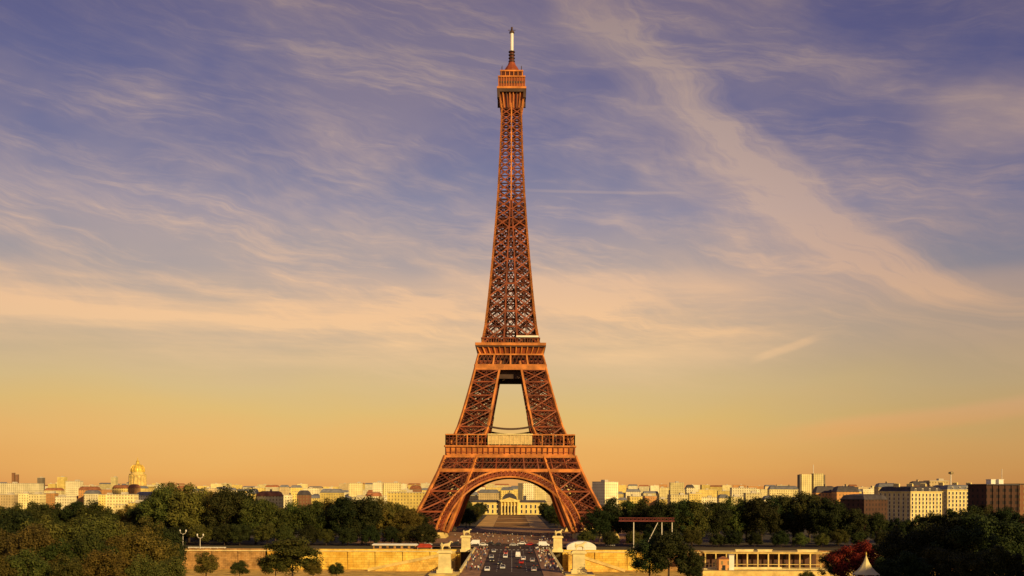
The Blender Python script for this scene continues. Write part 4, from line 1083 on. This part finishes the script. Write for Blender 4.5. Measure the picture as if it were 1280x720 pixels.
t = empty('ticket_hut', (PX(903, 458), 456, -7.4)); tag(t, 'small orange hut in front of the riverside pavilion', 'hut')
b = MB(); b.box(-2.2, 2.2, -1.8, 1.8, 0, 5.0); b.build('wall', M['w_orange'], t); b = MB(); b.frustum(0, 0, 5.0, 6.1, 2.6, 2.2, .4, .3); b.build('roof', M['tile'], t)
b = MB(); b.box(-.7, .7, -1.9, -1.8, 0, 2.2); b.build('door', M['glass'], t)
t = empty('white_hut', (PX(913, 458), 456, -7.4)); tag(t, 'narrow white hut beside the orange hut at the pavilion', 'hut')
b = MB(); b.box(-1.1, 1.1, -1.2, 1.2, 0, 6.6); b.build('wall', M['white'], t); b = MB(); b.box(-1.3, 1.3, -1.4, 1.4, 6.6, 6.9); b.build('roof', M['flat'], t)
# pointed tent by the red tree
t = empty('pointed_tent', (PX(1083, 232), 232, gz(232))); tag(t, 'pale pointed pagoda tent in front of the deep red tree', 'tent')
zt = PZ(692, 232) - gz(232); zb = PZ(716, 232) - gz(232)
pr = [(3.0, zb), (2.2, zb+.6), (1.3, zb+1.6), (.6, zb+2.8), (.25, zt-.6), (.06, zt)]
b = MB(); b.lathe(0, 0, pr, 8, 0, R(22.5)); b.build('canopy', M['stone_pale'], t)
for k in range(8):
    a = R(22.5) + 2*math.pi*k/8; b = MB(); b.tube([(2.8*math.cos(a), 2.8*math.sin(a), 0), (2.8*math.cos(a), 2.8*math.sin(a), zb)], [.1, .1], 6); b.build('pole', M['lampwhite'], t)
b = MB(); b.lathe(0, 0, [(.12, zt), (.18, zt+.2), (.03, zt+.7)], 8); b.build('finial', M['gold'], t)
# red gantry
t = empty('steel_gantry', (PX(808, 502), 501.5, 0)); tag(t, 'dark red steel gantry on thin legs among trees right of the tower', 'gantry')
gz_ = PZ(650, 502)
b = MB(); b.box(-13.6, 13.6, -1.2, 1.2, gz_-.5, gz_+.1)
for i in range(14): b.beam((-13.6+1.94*i, -1.3, gz_+.1), (-13.6+1.94*(i+1), -1.3, gz_+1.3), .18); b.beam((-13.6+1.94*i, -1.3, gz_+1.3), (-13.6+1.94*(i+1), -1.3, gz_+.1), .18)
b.box(-13.6, 13.6, -1.35, -1.2, gz_+1.25, gz_+1.5); b.build('beam', M['redsteel'], t)
for x in (-6.2, 7.6, 12.6):
    b = MB(); b.box(x-.2, x+.2, -.2, .2, 0, gz_-.5); b.build('leg', M['lampwhite'], t)
b = MB(); b.beam((0, -.4, 1), (5.5, -.4, gz_-1), .3); b.build('brace', M['lampwhite'], t)
# lamps on the left quay
def lamp(px, d, ytop, label, arms):
    t = empty('street_lamp', (PX(px, d), d, gz(d))); tag(t, label, 'street lamp', 'lamps on the left quay'); H = PZ(ytop, d) - gz(d)
    b = MB(); b.lathe(0, 0, [(.35, 0), (.3, .8), (.15, 1.2), (.12, H-1.8)], 8); b.build('pole', M['lampwhite'], t)
    for s_ in ((-1, 1) if arms else (1,)):
        b = MB(); b.tube([(0, 0, H-2), (s_*.9, 0, H-1.7), (s_*1.4, 0, H-.9)], [.13, .12, .1], 6); a = b.build('arm', M['lampwhite'], t)
        b = MB(); b.lathe(s_*1.4, 0, [(.12, H-.9), (.3, H-.7), (.3, H-.1), (.1, H+.15)], 8); b.build('lantern', M['white'], a)
lamp(229, 484, 664, 'pale twin arm street lamp at left above the brown wall', True)
lamp(250.5, 484, 669, 'shorter pale street lamp right of the twin arm lamp', True)
# white benches / barrier rail by the lamps
t = empty('barrier', (PX(258, 483), 484.4, -1)); tag(t, 'low pale barrier rail beside the street lamps', 'barrier')
b = MB(); b.box(-9, 9, -.1, .1, .9, 1.35); b.build('rail', M['lampwhite'], t)
for i in range(6):
    b = MB(); b.box(-8.6+3.4*i-.12, -8.6+3.4*i+.12, -.14, .14, 0, .9); b.build('post', M['lampwhite'], t)

# ------------------------------------------------------------------ vehicles
PAINTS = {}
def paint(name, c):
    m_ = mat(name, c, .3, .04, .8, .5); PAINTS[name] = m_; return m_
def make_car(pm_, van=False):
    t = empty('parked_car'); L_, Wd = (4.4, 1.78) if not van else (5.4, 2.0); h1, h2 = (.82, 1.46) if not van else (1.1, 2.25)
    b = MB(); pr = ([(-2.2,.3),(-2.2,.62),(-2.05,.84),(-1.2,.9),(1.0,.88),(2.0,.74),(2.2,.55),(2.2,.3)] if not van else [(-2.7,.3),(-2.7,1.1),(-2.6,1.2),(1.6,1.2),(2.5,1.0),(2.7,.75),(2.7,.3)])
    n = len(pr)
    for s_ in (-1, 1): b.poly([(s_*Wd/2, y, z) for y, z in (pr if s_ > 0 else pr[::-1])])
    for i in range(n):
        (ya, za), (yb, zb) = pr[i], pr[(i+1) % n]; b.quad((-Wd/2, ya, za), (Wd/2, ya, za), (Wd/2, yb, zb), (-Wd/2, yb, zb))
    ct = [(-1.75,.88),(-1.15,h2),(.35,h2),(1.05,.88)] if not van else [(-2.65,1.2),(-2.55,h2),(1.0,h2),(1.75,1.2)]
    wt = Wd/2-.22; wb = Wd/2-.04
    rb = [(wb, ct[0]), (wt, ct[1]), (wt, ct[2]), (wb, ct[3])]
    b.quad((-wt, ct[1][0], h2), (wt, ct[1][0], h2), (wt, ct[2][0], h2), (-wt, ct[2][0], h2))
    for s_ in (-1, 1):
        for i in range(3):
            (wa, (ya, za)), (wc_, (yc, zc)) = rb[i], rb[i+1]; b.beam((s_*wa, ya, za), (s_*wc_, yc, zc), .12)
    b.build('body', pm_, t)
    b = MB(); b.quad((-wb, ct[3][0], ct[3][1]), (wb, ct[3][0], ct[3][1]), (wt, ct[2][0], h2-.02), (-wt, ct[2][0], h2-.02)); b.build('windscreen', M['glass'], t)
    b = MB(); b.quad((wb, ct[0][0], ct[0][1]), (-wb, ct[0][0], ct[0][1]), (-wt, ct[1][0], h2-.02), (wt, ct[1][0], h2-.02)); b.build('rear_window', M['glass'] if not van else pm_, t)
    for s_ in (-1, 1):
        b = MB(); b.quad((s_*wb, ct[0][0], ct[0][1]), (s_*wb, ct[3][0], ct[3][1]), (s_*wt, ct[2][0], h2-.02), (s_*wt, ct[1][0], h2-.02)); b.build('side_window', M['glass'] if not van else pm_, t)
        b = MB(); b.box(s_*.62-.2, s_*.62+.2, -L_/2-.03, -L_/2+.02, .58, .78); b.build('tail_light', M['red'], t)
        b = MB(); b.box(s_*.62-.2, s_*.62+.2, L_/2-.06, L_/2+.02, .5, .68); b.build('headlight', M['white'], t)
        for y in (-L_*.31, L_*.31):
            b = MB(); nn = 14
            for xx in (0,):
                ring = [(math.cos(2*math.pi*k/nn)*.33, math.sin(2*math.pi*k/nn)*.33) for k in range(nn)]
                x0, x1 = s_*(Wd/2-.2), s_*(Wd/2+.02)
                for k in range(nn):
                    (ya, za), (yb, zb) = ring[k], ring[(k+1) % nn]; b.quad((x0, y+ya, .33+za), (x0, y+yb, .33+zb), (x1, y+yb, .33+zb), (x1, y+ya, .33+za))
                b.poly([(x1, y+a_, .33+c_) for a_, c_ in ring])
            b.build('wheel', M['slate'], t)
    return t
cars = {'white': make_car(paint('white_car_paint', (.80, .80, .80))), 'black': make_car(paint('black_car_paint', (.02, .02, .022))), 'red': make_car(paint('red_car_paint', (.42, .02, .015))), 'silver': make_car(paint('silver_car_paint', (.45, .45, .46))), 'white van': make_car(PAINTS['white_car_paint'], True)}
used = set()
def place_car(kind, x, y, z, rz, label):
    t = cars[kind]
    if kind in used: t = copy_tree(t)
    used.add(kind); t.location = (x, y, z); t.rotation_euler = (0, 0, rz); tag(t, label, 'van' if 'van' in kind else 'car', 'vehicles around the bridge')
    t.name = 'van' if 'van' in kind else 'car'
zc = .012
place_car('white van', 2.6, 425, zc, 0, 'white van in the middle of the bridge roadway')
place_car('white', 4.6, 408, zc, 0, 'white car just behind the white van on the bridge')
place_car('red', 3.6, 388, zc, 0, 'red car following the white cars on the bridge')
place_car('silver', -8.2, 416, zc, math.pi, 'silver car in the left lane of the bridge beyond the white car')
place_car('white', -2.6, 420, zc, math.pi, 'white car in the left lane nearest the centre line')
place_car('black', -4.4, 382, zc, math.pi, 'black car coming towards the viewer on the bridge')
place_car('silver', 7.6, 352, zc, 0, 'silver car in the right lane at the bottom of the bridge')
place_car('white', -8.4, 352, zc, math.pi, 'white car in the left lane at the bottom of the bridge')
place_car('black', 8.6, 372, zc, 0, 'black car in the right lane of the bridge beside the pavement')
place_car('black', 8.2, 448, zc, 0, 'black car in the right lane at the far end of the bridge')
place_car('silver', -8.0, 456, zc, math.pi, 'silver car in the left lane at the far end of the bridge')
for i, (k, x, y) in enumerate((('white', -14, 508), ('black', -7, 512), ('silver', 1, 508), ('red', 9, 513), ('white van', 16, 508), ('black', 24, 512), ('silver', -22, 513))):
    w_ = ['left of the roadway axis', 'left of the silver car', 'in front of the tower axis', 'right of the silver car', 'right of the red car', 'right of the white van', 'nearest the left pylon'][i]
    place_car(k, x, y, .02, R(90 if i % 2 else -90), '%s crossing on the quay road, %s' % (k if 'van' in k else k + ' car', w_))

for k, x, y, lb in (('black', -34, 509, 'black car on the quay road, first left of the left pylon'), ('white', -42, 513, 'white car on the quay road, second left of the left pylon'), ('silver', -50, 508, 'silver car on the quay road beside the red awning stall'),
        ('black', -28.5, 520, 'black car on the far side of the quay road left of the left pylon'), ('red', 33, 509, 'red car on the quay road behind the white marquee'), ('black', 41, 513, 'black car on the quay road behind the white marquee'), ('silver', 49, 509, 'silver car on the quay road just right of the white marquee'),
        ('black', -11, 520, 'black car on the far side of the quay road left of the tower axis'), ('white', 5, 521, 'white car on the far side of the quay road at the tower axis'), ('silver', 15, 520, 'silver car on the far side of the quay road behind the white van'), ('white van', -19, 521, 'white van on the far side of the quay road near the left pylon')):
    place_car(k, x, y, .02, R(90) if y > 515 else R(-90), lb)
for k, x, y, rz_, lb in (('black', -7.6, 398, math.pi, 'black car in the outer left lane midway along the bridge'), ('silver', 8.0, 398, 0, 'silver car in the outer right lane midway along the bridge'), ('black', 2.4, 446, 0, 'black car ahead of the white van on the bridge'), ('red', -2.6, 444, math.pi, 'red car near the far crossing in the left half of the bridge'), ('black', 2.6, 366, 0, 'black car right of the centre line near the bottom of the bridge'), ('silver', -3.2, 362, math.pi, 'silver car left of the centre line near the bottom of the bridge')):
    place_car(k, x, y, zc, rz_, lb)

# ------------------------------------------------------------------ people
HAIR = mat('dark_hair', (.03, .02, .015), .7, .2, 4)
SKIN = mat('skin', (.50, .30, .20), .6, .08, 4)
cl_ = [('white', (.75, .73, .68)), ('blue', (.05, .08, .20)), ('red', (.40, .05, .04)), ('black', (.025, .025, .03)), ('tan', (.45, .32, .18))]
CM = {n_: mat(n_+'_cloth', c_, .9, .1, 3) for n_, c_ in cl_}
def person_proto(top, leg, stride):
    v = [list(p) for p in pv_]
    for i, dy_ in ((7, .5), (8, 1), (9, 1)): v[i][1] += stride*.28*dy_
    for i, dy_ in ((11, .2), (12, -1), (13, -1)): v[i][1] += stride*.28*dy_
    v[15][1] -= stride*.1; v[16][1] -= stride*.18; v[18][1] += stride*.1; v[19][1] += stride*.2
    me = skinmesh('person', [tuple(p) for p in v], pe, pr_, [SKIN, CM[top], CM[leg]], 1, 0)
    for p in me.polygons:
        c = p.center
        p.material_index = 2 if c.z < .98 and abs(c.x) < .21 else 1 if (.9 < c.z < 1.53 and not (abs(c.x) > .2 and c.z < 1.02)) else 0
    b = MB(); b.lathe(0, -.005, [(.098, 1.70), (.118, 1.75), (.11, 1.81), (.07, 1.858), (.01, 1.87)], 10); hm = b.mesh('hair', HAIR, True)
    o = link('person', me); link('hair', hm, o)
    return o
pp = [person_proto('white', 'blue', 1), person_proto('red', 'black', .6), person_proto('black', 'tan', .9), person_proto('blue', 'black', 0), person_proto('tan', 'blue', .4), person_proto('white', 'black', .2)]
used_p = set()
def place_person(x, y, z, rz, label, group):
    i = random.randrange(len(pp)); o = pp[i]
    if i in used_p: o = copy_tree(o)
    used_p.add(i); o.location = (x, y, z); o.rotation_euler = (0, 0, rz); tag(o, label, 'person', group)
for s_, side in ((-1, 'left'), (1, 'right')):
    for i in range(66):
        place_person(s_*random.uniform(10.8, 16.6), 350 + random.random()*124, .14, random.choice((0, math.pi)) + random.uniform(-.4, .4), 'tiny pedestrian walking on the %s pavement of the bridge' % side, 'pedestrians on the %s pavement of the bridge' % side)
for i in range(110):
    place_person(random.uniform(-34, 34), random.uniform(534, 640), .012, random.uniform(0, 6.28), 'tiny pedestrian in the crowd on the plaza under the tower', 'crowd on the plaza')
for i in range(26):
    place_person(random.uniform(-24, 24), random.uniform(485, 496) if i % 2 else random.uniform(531.5, 535), (-.98 if i % 2 == 1 else .012), random.uniform(0, 6.28), 'tiny pedestrian beside the quay road before the tower', 'pedestrians beside the quay road')
for i in range(len(pp)):
    if i not in used_p: bpy.data.objects.remove(pp[i])
for o in bpy.data.objects:
    for k in ('_px', '_k'):
        if k in o: del o[k]
